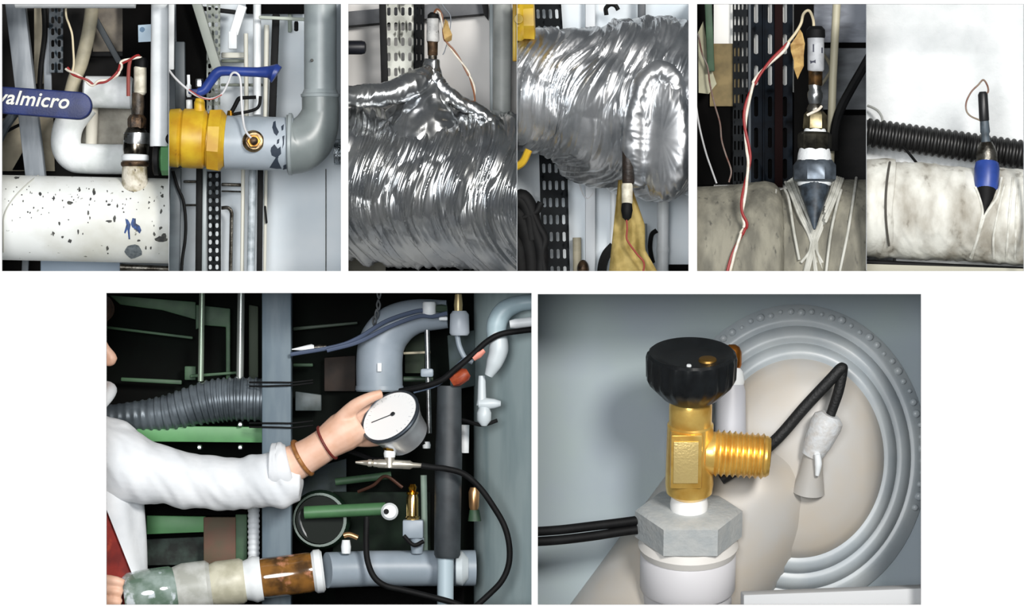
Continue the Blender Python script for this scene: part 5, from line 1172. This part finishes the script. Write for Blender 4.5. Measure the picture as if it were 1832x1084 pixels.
# knob with ribs and dished top
seg = 80; rings = []
for h, r, rib in ((222, 40, 0), (228, 50, 0), (240, 62, .4), (252, 73, 1), (262, 78, 1), (296, 79, 1), (302, 78, .5), (306, 74, 0), (304, 66, 0), (298, 58, 0), (295, 40, 0), (294, 5, 0)):
    rings.append([at(r*math.cos(2*PI*k/seg)*(1+(.022*rib if (k//2) % 2 else -.022*rib)), h, r*math.sin(2*PI*k/seg)*(1+(.022*rib if (k//2) % 2 else -.022*rib))) for k in range(seg)])
kb = VL(MB().rings(rings), 'knob', mat('black_bakelite', '#0e1012', .32, c2='#15181a', scale=30), t, 30)
VL(MB().lathe(at(28, 294, -8), at(28, 299, -8), [(0, 17*K), (.8, 15*K), (1, 12*K)], 24), 'brass_screw', mat('dull_brass', '#8a6a34', .4, .8), kb)
VL(MB().lathe(at(-6, 294, -34), at(-6, 297, -34), [(0, 5*K), (1, 4*K)], 12), 'white_dot', M_white, kb)
# cables
for k, (o, lb) in enumerate(((-9, 'upper of the two black cables at the left of the nut'), (9, 'lower of the two black cables at the left of the nut'))):
    wire(PP((940, 961+o, 165), (1000, 957+o, 165), (1060, 950+o, 165), (1110, 943+o*.9, 166), (1140, 939+o*.9, 168)), mm(8.6), 'black_cable', M_black, b, lb, 'cable', seg=16)
wire(PP((1290, 858, 200), (1340, 826, 195), (1390, 785, 190), (1440, 728, 182), (1485, 680, 176), (1504, 660, 176), (1507, 664, 180), (1500, 700, 186), (1486, 742, 196)), [mm(10), mm(11), mm(11), mm(11), mm(11), mm(11), mm(10), mm(10), mm(9)], 'capillary_cable', mat('cable_black', '#101112', .6, bump=.4, bscale=200), b, 'thick black cable bent sharply behind the brass outlet', 'cable', seg=14)
t = thing('sensor_pocket', 'pale sensor pocket where the bent black cable enters the vessel', 'pocket', P(1460, 870, 170))
build(MB().lathe(P(1452, 815, 215), P(1486, 742, 195), [(0, mm(20)), (.3, mm(26)), (.75, mm(30)), (.9, mm(28)), (1, mm(18))], 28), 'cup', mat('pocket_pale', '#cfd2d4', .4, c2='#c4c2bf', scale=60, bump=.3), t)
build(MB().lathe(P(1446, 880, 240), P(1456, 808, 215), [(0, mm(30)), (.5, mm(22)), (1, mm(18))], 28), 'boss', M_vess, t)
build(MB().tube(PP((1462, 812, 186), (1464, 830, 192), (1462, 850, 200)), [mm(6), mm(7), mm(4)], 12, smooth=4), 'clip', M_white, t)
t = thing('rear_valve', 'small grey valve with a copper cap behind the black knob', 'valve', P(1308, 780, 200))
build(up(1307, 800, 688, 235, [(0, 28), (.9, 27), (1, 24)]), 'tube', mat('pocket_grey', '#b9bbc2', .45), t)
build(up(1308, 690, 658, 235, [(0, 22), (.2, 24), (.8, 21), (1, 16)]), 'white_collar', M_white, t)
build(up(1310, 662, 616, 235, [(0, 13), (.2, 17), (.7, 17), (.9, 13), (1, 6)]), 'copper_cap', mat('copper_cap', '#c07a2e', .3, .9, c2='#96581f', scale=30), t)
wire(PP((1300, 858, 226), (1335, 868, 224), (1370, 880, 224), (1400, 890, 226)), mm(4), 'pink_lead', mat('pink_lead', '#d8a892', .5), b, 'thin pinkish lead lying on the vessel right of the nut', 'wire')
